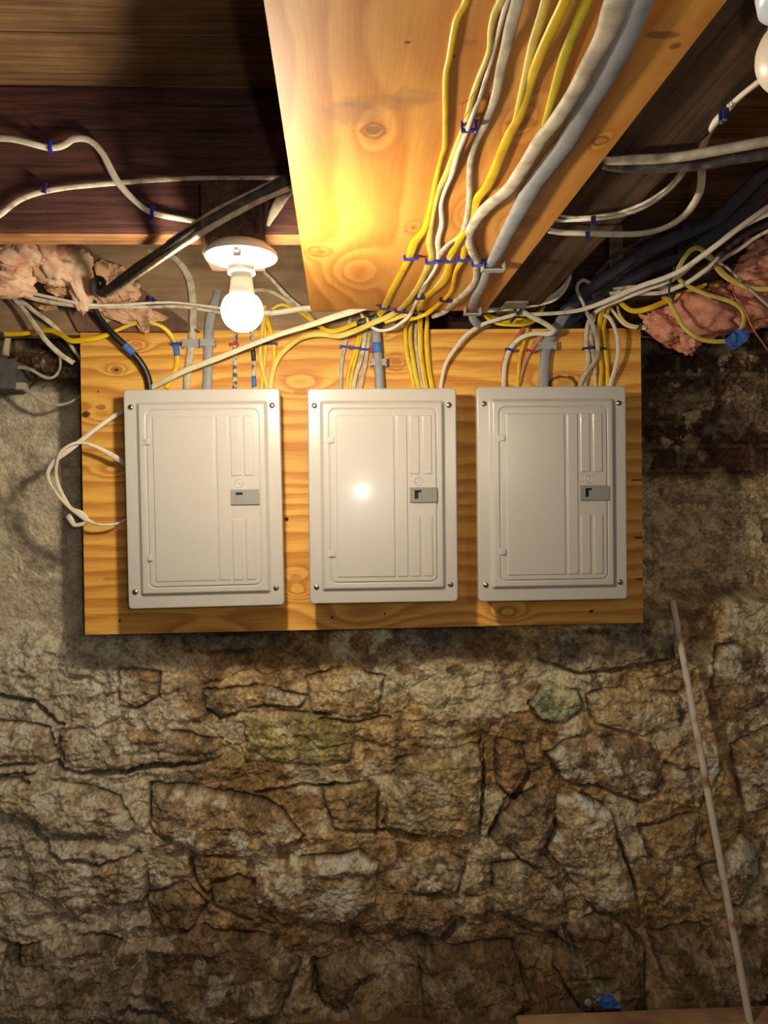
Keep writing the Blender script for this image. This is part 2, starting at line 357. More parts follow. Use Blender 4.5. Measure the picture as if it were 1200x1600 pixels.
col = col*(1-.8*board_shade[..., None])+L(50, 46, 42)*.8*board_shade[..., None]          # board's cast shadow painted into the wall colour beside and under it
grey_band = sm(.45, .62, fbm(X, Z, 9, 5, 98))*sm(topz-.11, topz-.03, Z)*(1-left)*(1-brick); mixc(L(84, 76, 66), .7*grey_band)  # patchy grey towards the top of the stone
crumb = fbm(wx+.3*wz, wz, 48, 5, 102, .66)
calm = sm(.44, .58, fbm(X, Z, 7, 4, 105))
relief = relief+(.013*(1-.5*brick)*(1-.6*par)*(1-.62*calm))*(crumb-.5)+.0045*(fin-.5)+.0026*(fbm(X, Z, 230, 3, 99)-.5)
flake = ridge(wx*.9-.4*wz, wz*1.25, 15, 5, 104); relief = relief+.018*stoneA*(1-par)*sm(wp(420, 1)[0], wp(180, 1)[0], X)*(flake-.62)
relief = relief-np.median(relief[(Z < 1.0) & (Z > .2)])+.012
cav = np.clip(1+5*(crumb-.5)*(1-.7*np.maximum(par, calm)), .55, 1.35)
col = col*(1+(1.2-.7*par)*(fbm(X, Z, 150, 3, 100)-.5))[..., None]*(1+(1.2-.7*par)*(fbm(X, Z, 38, 5, 101, .62)-.5))[..., None]*(.5+.5*cav)[..., None]*np.array([1.29, 1.37, 1.42])
col = np.clip(col, 0, .82)
relief = relief+.055*sm(.17, .0, Z+.04*(mid-.5))
YY = Y-relief
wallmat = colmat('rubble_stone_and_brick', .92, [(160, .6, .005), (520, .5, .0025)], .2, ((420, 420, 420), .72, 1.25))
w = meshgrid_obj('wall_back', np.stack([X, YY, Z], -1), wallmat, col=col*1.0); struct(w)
def wall_y(x, z): 
    i = int(np.clip(np.searchsorted(gz, z), 0, len(gz)-1)); j = int(np.clip(np.searchsorted(gx, x), 0, len(gx)-1)); return float(YY[i, j])

# ------------------------------------------------------------------ floor
fx = np.linspace(-1.9, 2.1, 260); fy = np.linspace(-3.6, .25, 240); FX, FY = np.meshgrid(fx, fy)
fz = .012*(fbm(FX, FY, 5, 5, 200)-.5)+.006*(fbm(FX, FY, 40, 3, 201)-.5)-.004
fc = L(112, 90, 62)*(.7+.6*fbm(FX, FY, 8, 5, 202))[..., None]
fl = meshgrid_obj('floor', np.stack([FX, FY, fz], -1), colmat('dirt_floor', .95, [(200, .5, .004)], .15), col=fc); struct(fl)

# ------------------------------------------------------------------ ceiling: subfloor boards, joists, beams
JZ = PLY_Z+.018; SFZ = CAM.z+.722
m_sub = timber('old_subfloor_boards', L(144, 110, 74), L(96, 70, 46), (3.5, 95, 30), .85, L(142, 108, 72))
m_hdr = timber('dark_stained_header', L(104, 66, 58), L(58, 38, 36), (6, 90, 120), .8, L(104, 66, 52))
m_dk = timber('dark_old_joist', L(104, 78, 58), L(58, 42, 32), (50, 2.5, 50), .85, L(120, 88, 60))
m_rim = timber('weathered_rim_board', L(158, 132, 102), L(130, 106, 80), (2, 30, 30), .85, L(166, 140, 110), .2)
m_lit_edge = timber('pale_lit_edge', L(196, 142, 92), L(150, 100, 62), (6, 80, 80), .8)  # paler wood colour stands for bulb light on the joist's underside
for i in range(22):      # subfloor planks
    y1 = .30-i*.142; o = boxobj('ceiling', m_sub, -1.9, 2.1, y1-.140, y1, SFZ, SFZ+.022, .002); struct(o)
o = boxobj('ceiling', m_dk, -1.9, 2.1, -2.85, .35, SFZ+.023, SFZ+.045, 0); struct(o)
hy = CAM.y+1.30
o = tag(boxobj('header_joist', m_hdr, -1.9, .20, hy, hy+.048, JZ, SFZ-.001, .003), 'dark reddish timber joist crossing behind the lit bulb', 'joist')
lit_under = boxobj('lit_edge', m_lit_edge, -1.9, .199, hy+.001, hy+.047, JZ-.004, JZ-.0005, .001, o); lit_under['label'] = 'lit underside of the dark joist, painted pale'
m_dk2 = timber('dark_old_joist_across', L(84, 58, 40), L(40, 28, 20), (3, 60, 60), .85)
beam = tag(boxobj('floor_joist', m_dk, .195, .478, -2.75, .10, JZ+.001, SFZ-.001, .006), 'wide dark beam running toward the camera along plywood right edge', 'joist')
o = tag(boxobj('rim_board', m_rim, -1.9, .195, .004, .042, at(300, 520, 0).z-.004, SFZ-.001, .002), 'weathered brown board behind bulb along top of the left wall', 'board')
o = tag(boxobj('rim_board', m_dk2, .48, 2.1, .10, .14, at(300, 530, 0).z+.05, SFZ-.001, .002), 'dark board at the back of the right joist bay', 'board')
o = tag(boxobj('sill_beam', m_dk2, -.14, .60, .105, .25, at(300, 560, 0).z, JZ+.06, .004), 'dark sill timber in the gap above the wide plywood board', 'beam')
pc = at(371, 345, hy)
o = tag(boxobj('wood_block', m_dk, pc.x-.045, pc.x+.048, hy-.095, hy-.001, at(377, 404, CAM.y+1.17).z+.0195, JZ+.050, .004), 'dark wooden block on the joist carrying the lampholder', 'block')
p = at(958, 380, .09)
o = tag(boxobj('wood_cleat', timber('grey_cleat', L(120, 110, 80), L(88, 80, 58), (60, 60, 5)), p.x-.017, p.x+.02, .07, .098, p.z-.12, SFZ-.002, .002), 'small grey upright cleat in the dark bay behind black cables', 'cleat')
pts_ = [(52,378),(124,378),(312,518),(122,518)]
bm = bmesh.new(); fr = [bm.verts.new(at(x, y, -.014)) for x, y in pts_]; bk = [bm.verts.new(at(x, y, -.014)+Vector((0, .016, 0))) for x, y in pts_]
bm.faces.new(fr); bm.faces.new(bk[::-1])
for i in range(4): bm.faces.new((fr[(i+1) % 4], fr[i], bk[i], bk[(i+1) % 4]))
bmesh.ops.recalc_face_normals(bm, faces=bm.faces)
tag(link('brace_board', bm, timber('purple_brown_brace', L(126, 98, 82), L(98, 72, 62), (20, 20, 20), .85)), 'purple brown angled board behind the left insulation scraps', 'board')
# pale scrap of metal / wood behind the plywood corner
p = at(797, 445, -.02)
m_galv = mat('dull_galvanised', L(170, 165, 155), .55, .4, (40, L(120, 112, 100), .4, .7))
bm = bmesh.new(); box(bm, p.x-.035, p.x+.022, -.12, .06, JZ-.0055, JZ-.0005, .001)
tag(link('metal_plate', bm, m_galv), 'pale metal plate under the dark beam beside plywood corner', 'plate')
# far side walls and rear of the cellar are out of frame and left open

# ================================================================== PLYWOOD
def wood_colors(A, B, knots, freq, seed, c_lo, c_hi, stretch=6., wob=.9):
    """A along the grain, B across it; contour bands of a smooth height field = cathedral grain"""
    f = B*freq+wob*fbm(A/stretch, B, 9, 4, seed)*2+1.6*fbm(A/stretch, B, 3.0, 3, seed+3)
    for ka, kb, r, s in knots: f = f+s*np.exp(-(((A-ka)/(r*2.2))**2+((B-kb)/r)**2))
    g = f % 1; g = np.where(g < .8, g/.8, (1-g)/.2)
    g = g*.75+.25*fbm(A/8, B, 150, 3, seed+7)
    t = sm(.15, .95, g)[..., None]
    c = c_lo*t+c_hi*(1-t)
    bl = (.88+.24*fbm(A/3, B, 6, 4, seed+11))[..., None]
    return c*bl
def spot(c, A, B, a, b, ra, rb, color, amt, seed):
    d = np.hypot((A-a)/ra, (B-b)/rb)+.7*(fbm(A, B, 60, 4, seed)-.5)
    t = (sm(1.05, .75, d)*amt)[..., None]; return c*(1-t)+np.asarray(color)*t
def ring(c, A, B, a, b, ra, rb, color, amt, seed):
    d = np.hypot((A-a)/ra, (B-b)/rb)+.35*(fbm(A, B, 70, 3, seed)-.5)
    t = (np.exp(-((d-1)/.22)**2)*amt)[..., None]; return c*(1-t)+np.asarray(color)*t
ply_lo = L(206, 134, 50); ply_hi = L(240, 186, 88)

# --- the wall board carrying the three panels
cTL, cTR, cBR, cBL = at(125, 517, 0), at(1001, 513, 0), at(1005, 973, 0), at(133, 992, 0)
NB, MB_ = 620, 1120
uu, vv = np.meshgrid(np.linspace(0, 1, MB_), np.linspace(0, 1, NB))
TL, TR, BR, BL = [np.array(c) for c in (cTL, cTR, cBR, cBL)]
PB = ((1-uu)*(1-vv))[..., None]*BL+(uu*(1-vv))[..., None]*BR+(uu*vv)[..., None]*TR+((1-uu)*vv)[..., None]*TL
A = PB[..., 0]; B = PB[..., 2]
def bp_(px, py): q = at(px, py, 0); return q.x, q.z
kn = []
for px, py, r, s in [(213,541,.014,4),(182,578,.012,4),(619,566,.024,6),(592,524,.012,3),(880,600,.035,5),(465,925,.02,5),(158,650,.02,3),(470,600,.03,4),(175,735,.02,3),(460,900,.03,4),(793,957,.022,5),(330,1010,.05,6),(565,960,.05,4),(250,640,.05,3)]:
    a, b = bp_(px, py); kn.append((a, b, r, s*.5))
cb = wood_colors(A, B, kn, 26, 300, ply_lo, ply_hi, 5.5)
for px, py, ra, rb, c_, am, rg_ in [(213,541,.013,.011,(176,92,34),.5,1),(182,578,.007,.005,(70,36,20),.9,0),(182,578,.012,.009,(150,80,34),.6,1),(619,566,.017,.015,(178,100,34),.55,0),(619,566,.022,.019,(150,78,26),.5,1),
    (592,524,.009,.008,(170,84,34),.5,1),(880,600,.034,.018,(36,20,12),.95,1),(880,602,.022,.011,(190,140,90),.5,0),(134,648,.013,.009,(40,22,14),.9,0),(158,636,.014,.006,(110,52,24),.6,0),(448,811,.005,.005,(24,14,8),1,0),
    (793,957,.019,.012,(150,92,40),.6,1),(462,905,.02,.012,(168,96,36),.4,0),(187,970,.004,.003,(26,16,10),1,0),(519,965,.005,.004,(26,16,10),1,0),(924,955,.005,.004,(30,12,8),1,0),(601,959,.004,.004,(60,30,16),.9,0),
    (153,612,.003,.003,(40,20,10),.9,0),(240,585,.03,.005,(170,150,120),.3,0),(175,905,.025,.006,(160,90,40),.4,0),(995,750,.02,.003,(30,18,10),.8,0),(1000,840,.02,.004,(30,18,10),.8,0),(1000,905,.015,.003,(40,24,12),.7,0),(470,612,.02,.008,(160,74,28),.5,0)]:
    a, b = bp_(px, py); cb = (ring if rg_ else spot)(cb, A, B, a, b, ra, rb, L(*c_), am, int(px))
board = empty('plywood_board', (0, .009, (TL[2]+BL[2])/2))
tag(board, 'wide horizontal plywood board on the stone wall behind three grey panels', 'board')
plymat = colmat('knotty_plywood_face', .55, [((18, 18, 240), .10, .003)], .35, ((10, 10, 300), .80, 1.12))
bz = board.location
Yf = PB.copy(); Yf[..., 1] = 0.0; Yf -= np.array(bz)
meshgrid_obj('face_veneer', Yf, plymat, board, cb)
bm = bmesh.new(); vs = []
for y_ in (.0006, .018):
    vs.append([bm.verts.new(Vector((c.x, y_, c.z))-bz) for c in (cTL, cTR, cBR, cBL)])
a_, b_ = vs; bm.faces.new(a_); bm.faces.new(b_[::-1])
for i in range(4): bm.faces.new((a_[(i+1) % 4], a_[i], b_[i], b_[(i+1) % 4]))
link('plywood_core', bm, mat('plywood_core', L(150, 100, 52), .8, 0, (180, L(96, 60, 30), .4, .6)), board)
for k, t_ in enumerate((.10, .90)):
    xx = TL[0]+(TR[0]-TL[0])*t_
    boxobj('batten', m_dk2, xx-.04-bz.x, xx+.04-bz.x, .0185-bz.y, .125-bz.y, BL[2]+.10-bz.z, TL[2]-.05-bz.z, .002, board)

# --- the ceiling sheet running toward the camera
eL, eR = atz(486, 487, PLY_Z), atz(760, 484, PLY_Z)
nL, nR = atz(412, 0, PLY_Z), atz(1136, 0, PLY_Z)
def extend(a, b, yy): t = (yy-b.y)/(a.y-b.y); return b+(a-b)*t
Y_N, Y_E = -2.35, (eL.y+eR.y)/2
cor = [extend(nL, eL, Y_N), extend(nR, eR, Y_N), extend(nR, eR, Y_E), extend(nL, eL, Y_E)]
uu, vv = np.meshgrid(np.linspace(0, 1, 340), np.linspace(0, 1, 1150))
c0, c1, c2, c3 = [np.array(c) for c in cor]
PC = ((1-uu)*(1-vv))[..., None]*c0+(uu*(1-vv))[..., None]*c1+(uu*vv)[..., None]*c2+((1-uu)*vv)[..., None]*c3
A = PC[..., 1]; B = PC[..., 0]
def cp_(px, py): q = atz(px, py, PLY_Z); return q.y, q.x
kn = []
for px, py, r, s in [(583,205,.02,1.6),(490,392,.02,1.8),(555,425,.05,2.6),(645,355,.01,1.5),(815,190,.02,2.5),(938,220,.01,1.5),(740,330,.03,3),(800,350,.02,2),(620,60,.05,1)]:
    a, b = cp_(px, py); kn.append((a, b, r, s))
cc_ = wood_colors(A, B, kn, 15, 400, L(192, 122, 46), L(216, 154, 74), 6., .8)
for px, py, ra, rb, c_, am, rg_ in [(583,204,.012,.010,(96,60,34),.75,0),(583,204,.017,.014,(84,52,30),.6,1),(545,178,.030,.040,(140,106,70),.45,0),(600,160,.018,.05,(130,100,70),.28,0),(650,150,.02,.03,(130,100,70),.25,0),
    (498,393,.026,.022,(170,84,30),.5,1),(498,393,.012,.016,(150,70,26),.45,0),(652,356,.006,.008,(70,36,18),.8,1),(634,362,.004,.004,(80,40,20),.7,0),(938,220,.010,.009,(66,40,22),.85,1),(1035,55,.006,.022,(110,74,40),.7,0),(1055,72,.006,.006,(100,50,26),.7,0),
    (815,192,.014,.02,(130,84,44),.5,0),(825,345,.03,.02,(150,92,58),.4,0),(735,66,.006,.01,(160,90,40),.5,0),(592,477,.012,.008,(60,36,20),.8,0),(710,88,.003,.003,(50,30,18),.9,0),(637,66,.003,.003,(60,36,20),.9,0)]:
    a, b = cp_(px, py); cc_ = (ring if rg_ else spot)(cc_, A, B, a, b, ra, rb, L(*c_), am, int(px)+3)
clg = empty('plywood_sheet', (.14, -1.2, PLY_Z)); tag(clg, 'long plywood sheet on the ceiling running toward camera under fanned cables', 'plywood')
PCl = PC-np.array(clg.location); PCl = PCl[:, ::-1]
meshgrid_obj('face_veneer', PCl, colmat('ceiling_plywood_face', .55, [((240, 18, 18), .10, .003)], .35, ((260, 12, 12), .90, 1.08)), clg, cc_[:, ::-1])
bm = bmesh.new(); vs = []
for z_ in (.0006, .018): vs.append([bm.verts.new(Vector((c.x, c.y, PLY_Z+z_))-clg.location) for c in cor])
a_, b_ = vs; bm.faces.new(a_[::-1]); bm.faces.new(b_)
for i in range(4): bm.faces.new((a_[i], a_[(i+1) % 4], b_[(i+1) % 4], b_[i]))
link('plywood_core', bm, MATS['plywood_core'], clg)

# ================================================================== BREAKER PANELS
m_pan = mat('grey_painted_steel', L(194, 191, 184), .26, 0, None, 0, spec=.5, coat=.2)
m_panbox = mat('grey_steel_box', L(180, 176, 168), .45)
m_latch = mat('grey_latch_plastic', L(140, 140, 134), .5)
m_black = mat('dark_slot', L(16, 18, 20), .7)
m_screw = mat('zinc_screw', L(200, 196, 186), .28, 1.0)
m_pan.node_tree.nodes['Principled BSDF'].inputs['Coat Roughness'].default_value = .11
def height_plate(name, x0, x1, z0, z1, rad, n, m_, hfun, parent, edge=.004, back=.012):
    W_, H_ = x1-x0, z1-z0; nx = n; nz = int(n*H_/W_)
    gx_ = np.linspace(x0, x1, nx); gz_ = np.linspace(z0, z1, nz); GX, GZ = np.meshgrid(gx_, gz_)
    # pull grid corners onto the rounded outline
    for sx, sz in ((-1, -1), (1, -1), (1, 1), (-1, 1)):
        cx = x0+rad if sx < 0 else x1-rad; cz = z0+rad if sz < 0 else z1-rad
        dx = (GX-cx)*sx; dz = (GZ-cz)*sz; msk = (dx > 0) & (dz > 0); r_ = np.hypot(dx, dz)+1e-9
        k = np.where(msk, np.maximum(dx, dz)/r_, 1); GX = np.where(msk, cx+(GX-cx)*k, GX); GZ = np.where(msk, cz+(GZ-cz)*k, GZ)
    d = rr(GX, GZ, x0, x1, z0, z1, rad)
    h = hfun(GX, GZ)-edge*(1-np.sqrt(np.clip(1-((edge+np.minimum(d, 0)).clip(0)/edge)**2, 0, 1)))
    P = np.stack([GX, -h, GZ], -1)
    o = meshgrid_obj(name, P, m_, parent)
    # side skirt going back from the rim
    idx = [(0, j) for j in range(nx)]+[(i, nx-1) for i in range(1, nz)]+[(nz-1, j) for j in range(nx-2, -1, -1)]+[(i, 0) for i in range(nz-2, 0, -1)]
    R_ = np.array([P[i, j] for i, j in idx]); R2 = R_.copy(); R2[:, 1] = R_[:, 1]+back
    me = o.data; bm = bmesh.new(); bm.from_mesh(me); bm.verts.ensure_lookup_table()
    top = [bm.verts[i*nx+j] for i, j in idx]; bot = [bm.verts.new(c) for c in R2]
    for k in range(len(top)):
        f = bm.faces.new((top[k], bot[k], bot[(k+1) % len(top)], top[(k+1) % len(top)])); f.smooth = True
    bm.to_mesh(me); bm.free()
    return o
def breaker_panel(corn, label, sw):
    q = [at(x, y, -.09) for x, y in corn]        # TL TR BR BL
    cx = sum(p.x for p in q)/4; cz = sum(p.z for p in q)/4
    W_ = ((q[1]-q[0]).length+(q[2]-q[3]).length)/2; H_ = ((q[0]-q[3]).length+(q[1]-q[2]).length)/2
    ang = (math.atan2(q[0].x-q[3].x, q[0].z-q[3].z)+math.atan2(q[1].x-q[2].x, q[1].z-q[2].z))/2
    t = empty('breaker_panel', (cx, -.0005, cz), (0, ang, 0)); tag(t, label, 'electrical panel', 'breaker panels on the plywood board')
    w, h = W_/2, H_/2
    bm = bmesh.new(); box(bm, -w+.012, w-.012, -.079, 0, -h+.012, h-.012, .003); link('box', bm, m_panbox, t)
    U = lambda f: -w+f*W_; V = lambda f: h-f*H_
    dx0, dx1, dz0, dz1 = U(.146), U(.858), V(.900), V(.098)
    FY = .090
    def hc(x, z):
        p = rr(x, z, U(.078), U(.922), V(.945), V(.055), .010); g = rr(x, z, dx0, dx1, dz0, dz1, .014)
        return FY+.009*sm(0, -.011, p)-.0030*np.exp(-((g)/.0016)**2)-.004*sm(-.001, -.003, g)
    height_plate('cover', -w, w, -h, h, .010, 380, m_pan, hc, t, .004, .013)
    def hd(x, z):
        r = FY+.0098
        for a, b, c, d in ((.190, .573, .13, .875), (.593, .66, .13, .875), (.682, .742, .13, .40), (.767, .825, .13, .40), (.682, .742, .60, .875), (.767, .825, .60, .875)):
            s_ = rr(x, z, U(a), U(b), V(d), V(c), .002); r = r+.0020*sm(.0011, -.0011, s_)
        e = np.hypot(x-U(.733), z-V(.434)); r = r+.0012*np.exp(-((e-.0095)/.0012)**2)+.0009*sm(.005, .004, e)
        return r
    door = height_plate('door', dx0+.0012, dx1-.0012, dz0+.0012, dz1-.0012, .013, 340, m_pan, hd, t, .0012, .004)
    # latch
    bm = bmesh.new(); lx0, lx1, lz0, lz1 = U(.675), U(.858), V(.532), V(.463); y0 = -(FY+.0105)
    sx0, sx1, sz0, sz1 = lx0+.012, lx0+.028, lz0+.008, lz1-.007
    for a, b, c, d in ((lx0, sx0, lz0, lz1), (sx1, lx1, lz0, lz1), (sx0, sx1, lz0, sz0), (sx0, sx1, sz1, lz1)): box(bm, a, b, y0-.0045, y0+.002, c, d, .0006)
    for k in range(3):  # raised lettering strokes on the right half
        for j in range(4): box(bm, lx1-.020+k*.0042, lx1-.0185+k*.0042, y0-.0049, y0-.0044, lz0+.009+j*.0042, lz0+.012+j*.0042)
    la = link('latch', bm, m_latch, door); la['label'] = 'grey plastic latch of the door'
    bm = bmesh.new(); box(bm, sx0, sx1, y0+.0005, y0+.0018, sz0, sz1); link('slot', bm, m_black, la)
    bm = bmesh.new()
    if sw: box(bm, sx0, sx1, y0-.003, y0+.0003, sz0, sz1-.006, .0004)
    else: box(bm, sx0+.009, sx1, y0-.003, y0+.0003, sz0, sz1-.005, .0004)
    link('slide', bm, m_latch, la)
    for vz in (.24, .765):
        bm = bmesh.new(); x_ = U(.150); z_ = V(vz)
        box(bm, x_-.002, x_+.008, -FY-.0150, -FY-.008, z_-.007, z_+.007, .001); box(bm, x_-.009, x_-.001, -FY-.0105, -FY-.008, z_-.008, z_+.008, .001)
        link('hinge', bm, m_pan, door)
    for k, (a, b) in enumerate(((.047, .08), (.948, .08), (.047, .921), (.948, .918))):
        bm = bmesh.new(); r_ = .0068
        mt = Matrix.Translation((U(a), -FY, V(b))) @ Matrix.Rotation(math.pi/2, 4, 'X')
        lathe(bm, [(r_, -.001), (r_, .0012), (r_*.85, .0028), (r_*.45, .0037), (.0002, .0039)], mt, 20)
        s = link('cover_screw', bm, m_screw, t, True)
        bm = bmesh.new(); vsx = box(bm, -r_*.8, r_*.8, -.0042, -.0030, -.0007, .0007)
        bmesh.ops.transform(bm, matrix=Matrix.Translation((U(a), -FY, V(b))) @ Matrix.Rotation(.6+k*1.1+sw, 4, 'Y'), verts=bm.verts)
        link('screw_slot', bm, m_black, s)
    return t
breaker_panel([(192, 608), (437, 607), (444.5, 946), (200.5, 952)], 'grey breaker panel under the lit bulb, leftmost of three', 1)
breaker_panel([(480, 607), (713, 606), (716, 940), (484, 944)], 'grey breaker panel in the middle of the plywood board', 0)
breaker_panel([(745, 604), (978, 603), (981, 937), (748, 940)], 'grey breaker panel nearest the board right end', 0)

# ================================================================== LIT LAMP
lc = at(377, 404, CAM.y+1.17); lz = lc.z
lampE = empty('ceiling_lampholder', (lc.x, lc.y, lz+.019)); tag(lampE, 'white porcelain lampholder on a dark block holding the lit bulb', 'lampholder')
m_porc = mat('white_porcelain', L(236, 232, 222), .25)
T = Matrix.Translation((0, 0, 0))
plz = lz+.012-lampE.location.z
bm = bmesh.new(); lathe(bm, [(.045, 0), (.052, plz), (.0565, plz-.005), (.057, plz-.009), (.0555, plz-.012), (.045, plz-.0135), (.026, plz-.015), (.022, plz-.019), (.0205, plz-.029), (.0215, plz-.032), (.0215, plz-.036), (.018, plz-.0365), (.0175, plz-.026)], T, 48); link('porcelain_base', bm, m_porc, lampE, True)
bm = bmesh.new(); box(bm, -.0055, .0055, -.047, -.036, plz-.024, plz-.012, .001); lathe(bm, [(.0035, plz-.010), (.0035, plz-.017), (.002, plz-.018)], Matrix.Translation((0, -.050, 0)), 12); link('pull_switch', bm, m_porc, lampE, True)
gc = at(380, 486, lc.y)
bulb = empty('light_bulb', (lc.x, lc.y, gc.z)); tag(bulb, 'round lit bulb glowing warm white in the porcelain lampholder', 'light bulb')
zn = lz-.030-gc.z
bm = bmesh.new(); R0 = .0325
prof = [(.0002, -R0)]+[(R0*math.sin(a), -R0*math.cos(a)) for a in np.linspace(.15, 2.28, 20)]
lathe(bm, prof, T, 32); link('globe', bm, mat('lit_globe', (1, 1, 1), .4, emit=BULB_COLOR, estr=BULB_STRENGTH), bulb, True)
zb = prof[-1][1]; rb = prof[-1][0]
bm = bmesh.new(); lathe(bm, [(rb+.0003, zb-.001), (.0198, zb+.006), (.0178, zb+.018), (.0168, zn-.004), (.0165, zn+.006)], T, 32); link('bulb_collar', bm, mat('bulb_collar', L(150, 148, 132), .4), bulb, True)

# the unlit bulb at the right edge of the picture
pb = at(1246, 85, CAM.y+.58)
ub_ = empty('light_bulb', pb); tag(ub_, 'unlit white bulb hanging at the top right, cut by the picture edge', 'light bulb')
bm = bmesh.new(); lathe(bm, [(.0002, -.031)]+[(.031*math.sin(a), -.031*math.cos(a)) for a in np.linspace(.15, 2.35, 18)]+[(.0195, .034), (.0165, .05)], T, 32); link('globe', bm, mat('unlit_globe', L(240, 230, 208), .35), ub_, True)
gap_ = JZ-pb.z
ul = empty('ceiling_lampholder', (pb.x, pb.y, pb.z)); tag(ul, 'pale lampholder above the unlit bulb at the top right corner', 'lampholder')
bm = bmesh.new(); lathe(bm, [(.0205, .036), (.0285, .040), (.0305, .052), (.0305, gap_-.020), (.040, gap_-.008), (.040, gap_-.001)], T, 40); link('porcelain_base', bm, mat('bluish_porcelain', L(206, 222, 232), .3), ul, True)

# ================================================================== CABLES
def noisecol(nm, c, c2, rough=.5, sc=30, lo=.5, hi=.7): return mat(nm, L(*c), rough, 0, (sc, L(*c2), lo, hi), .25)
CM = {'W': noisecol('white_cable_sheath', (226, 216, 196), (188, 174, 150), .5, 45, .55, .75),
      'Wd': noisecol('dusty_white_sheath', (214, 202, 178), (150, 134, 110), .7, 55, .45, .7),
      'C': noisecol('cream_cable_sheath', (232, 220, 188), (206, 190, 152), .5),
      'Y': noisecol('yellow_cable_sheath', (232, 192, 20), (204, 158, 14), .42, 20),
      'Yp': noisecol('pale_yellow_sheath', (222, 200, 96), (196, 164, 64), .5, 20),
      'Yo': noisecol('olive_yellow_sheath', (196, 178, 26), (170, 148, 20), .45, 20),
      'G': noisecol('grey_cable_sheath', (150, 152, 154), (128, 128, 130), .5, 30),
      'Gw': noisecol('weathered_grey_sheath', (204, 192, 168), (164, 150, 128), .7, 40, .4, .65),
      'K': noisecol('black_cable_sheath', (28, 26, 27), (52, 46, 42), .4, 60, .55, .8),
      'Kd': noisecol('dusty_black_sheath', (66, 58, 54), (120, 108, 94), .75, 60, .5, .75),
      'B': noisecol('blue_black_sheath', (74, 76, 88), (50, 50, 58), .5, 25),
      'R': noisecol('faded_red_sheath', (196, 112, 88), (170, 84, 60), .6),
      'P': noisecol('faded_orange_sheath', (206, 148, 110), (176, 96, 64), .65, 60),
      'Cu': mat('copper', L(214, 130, 82), .35, .6),
      'BW': noisecol('braided_sheath', (206, 196, 176), (92, 78, 62), .7, 90, .45, .6)}
m_blue_t = mat('blue_masking_tape', L(66, 118, 200), .6, 0, (40, L(46, 90, 168), .4, .7))
m_bk_t = mat('black_tape', L(26, 24, 30), .45)
m_stap = mat('blue_staple_plastic', L(42, 44, 160), .35)
m_stapd = mat('dark_blue_plastic', L(30, 28, 84), .4)
m_stapr = mat('red_staple_plastic', L(196, 30, 44), .35)
m_stapg = mat('grey_strap_plastic', L(160, 162, 164), .4)
m_nail = mat('steel_nail', L(170, 166, 158), .35, .9)
NB_Y, NP_Z = Vector((0, -1, 0)), Vector((0, 0, -1))
def resolve(p, t):
    """(px, py, plane, width px): plane >= 10 lies on the ceiling plywood with drop plane-10, else world Y"""
    px, py, pl, wpx = p
    if pl >= 9.5:
        q = atz(px, py, PLY_Z-(pl-10)-t/2); n = NP_Z
    else: q = at(px, py, pl); n = NB_Y
    return q, n, wpx*depth(q)/F
def spline(pts, step=.006):
    """Catmull-Rom over rows of floats"""
    P = np.array(pts); P = np.vstack([2*P[0]-P[1], P, 2*P[-1]-P[-2]]); out = []
    for i in range(1, len(P)-2):
        p0, p1, p2, p3 = P[i-1], P[i], P[i+1], P[i+2]; n = max(2, int(np.linalg.norm(p2[:3]-p1[:3])/step))
        for k in range(n):
            t = k/n; out.append(.5*((2*p1)+(-p0+p2)*t+(2*p0-5*p1+4*p2-p3)*t*t+(-p0+3*p1-3*p2+p3)*t**3))
    out.append(P[-2]); return np.array(out)
def sweep(name, Sx, m_, parent=None, seg=12, grow=0.0, org=None, sq=1.0):
    C_ = Sx[:, :3]; T_ = np.gradient(C_, axis=0); T_ /= np.linalg.norm(T_, axis=1)[:, None]+1e-12
    N_ = Sx[:, 3:6]; N_ = N_-(N_*T_).sum(1)[:, None]*T_
    ln = np.linalg.norm(N_, axis=1)[:, None]; N_ = np.where(ln < .15, np.array([[.3, -.8, -.4]]), N_); N_ = N_-(N_*T_).sum(1)[:, None]*T_
    k = 9; N_ = np.stack([np.convolve(np.pad(N_[:, i], k//2, mode='edge'), np.ones(k)/k, 'valid') for i in range(3)], 1)
    N_ -= (N_*T_).sum(1)[:, None]*T_; N_ /= np.linalg.norm(N_, axis=1)[:, None]+1e-12
    B_ = np.cross(T_, N_); w_ = Sx[:, 6]/2+grow; t_ = Sx[:, 7]/2+grow
    a = np.linspace(0, 2*math.pi, seg, endpoint=False); ca = np.sign(np.cos(a))*np.abs(np.cos(a))**.8; sa = np.sign(np.sin(a))*np.abs(np.sin(a))**.8
    R_ = C_[:, None]+B_[:, None]*(w_[:, None]*ca)[..., None]+N_[:, None]*(t_[:, None]*sa)[..., None]
    c0_ = np.repeat(C_[:1, None], seg, 1); c1_ = np.repeat(C_[-1:, None], seg, 1)
    R_ = np.concatenate([c0_, R_[:1], R_, R_[-1:], c1_], 0)
    org = C_[0] if org is None else org
    R_ = R_-np.array(org)
    o = meshgrid_obj(name, R_, m_, parent, closed=True)
    if parent is None: o.location = Vector(org)
    return o
CABLES = []
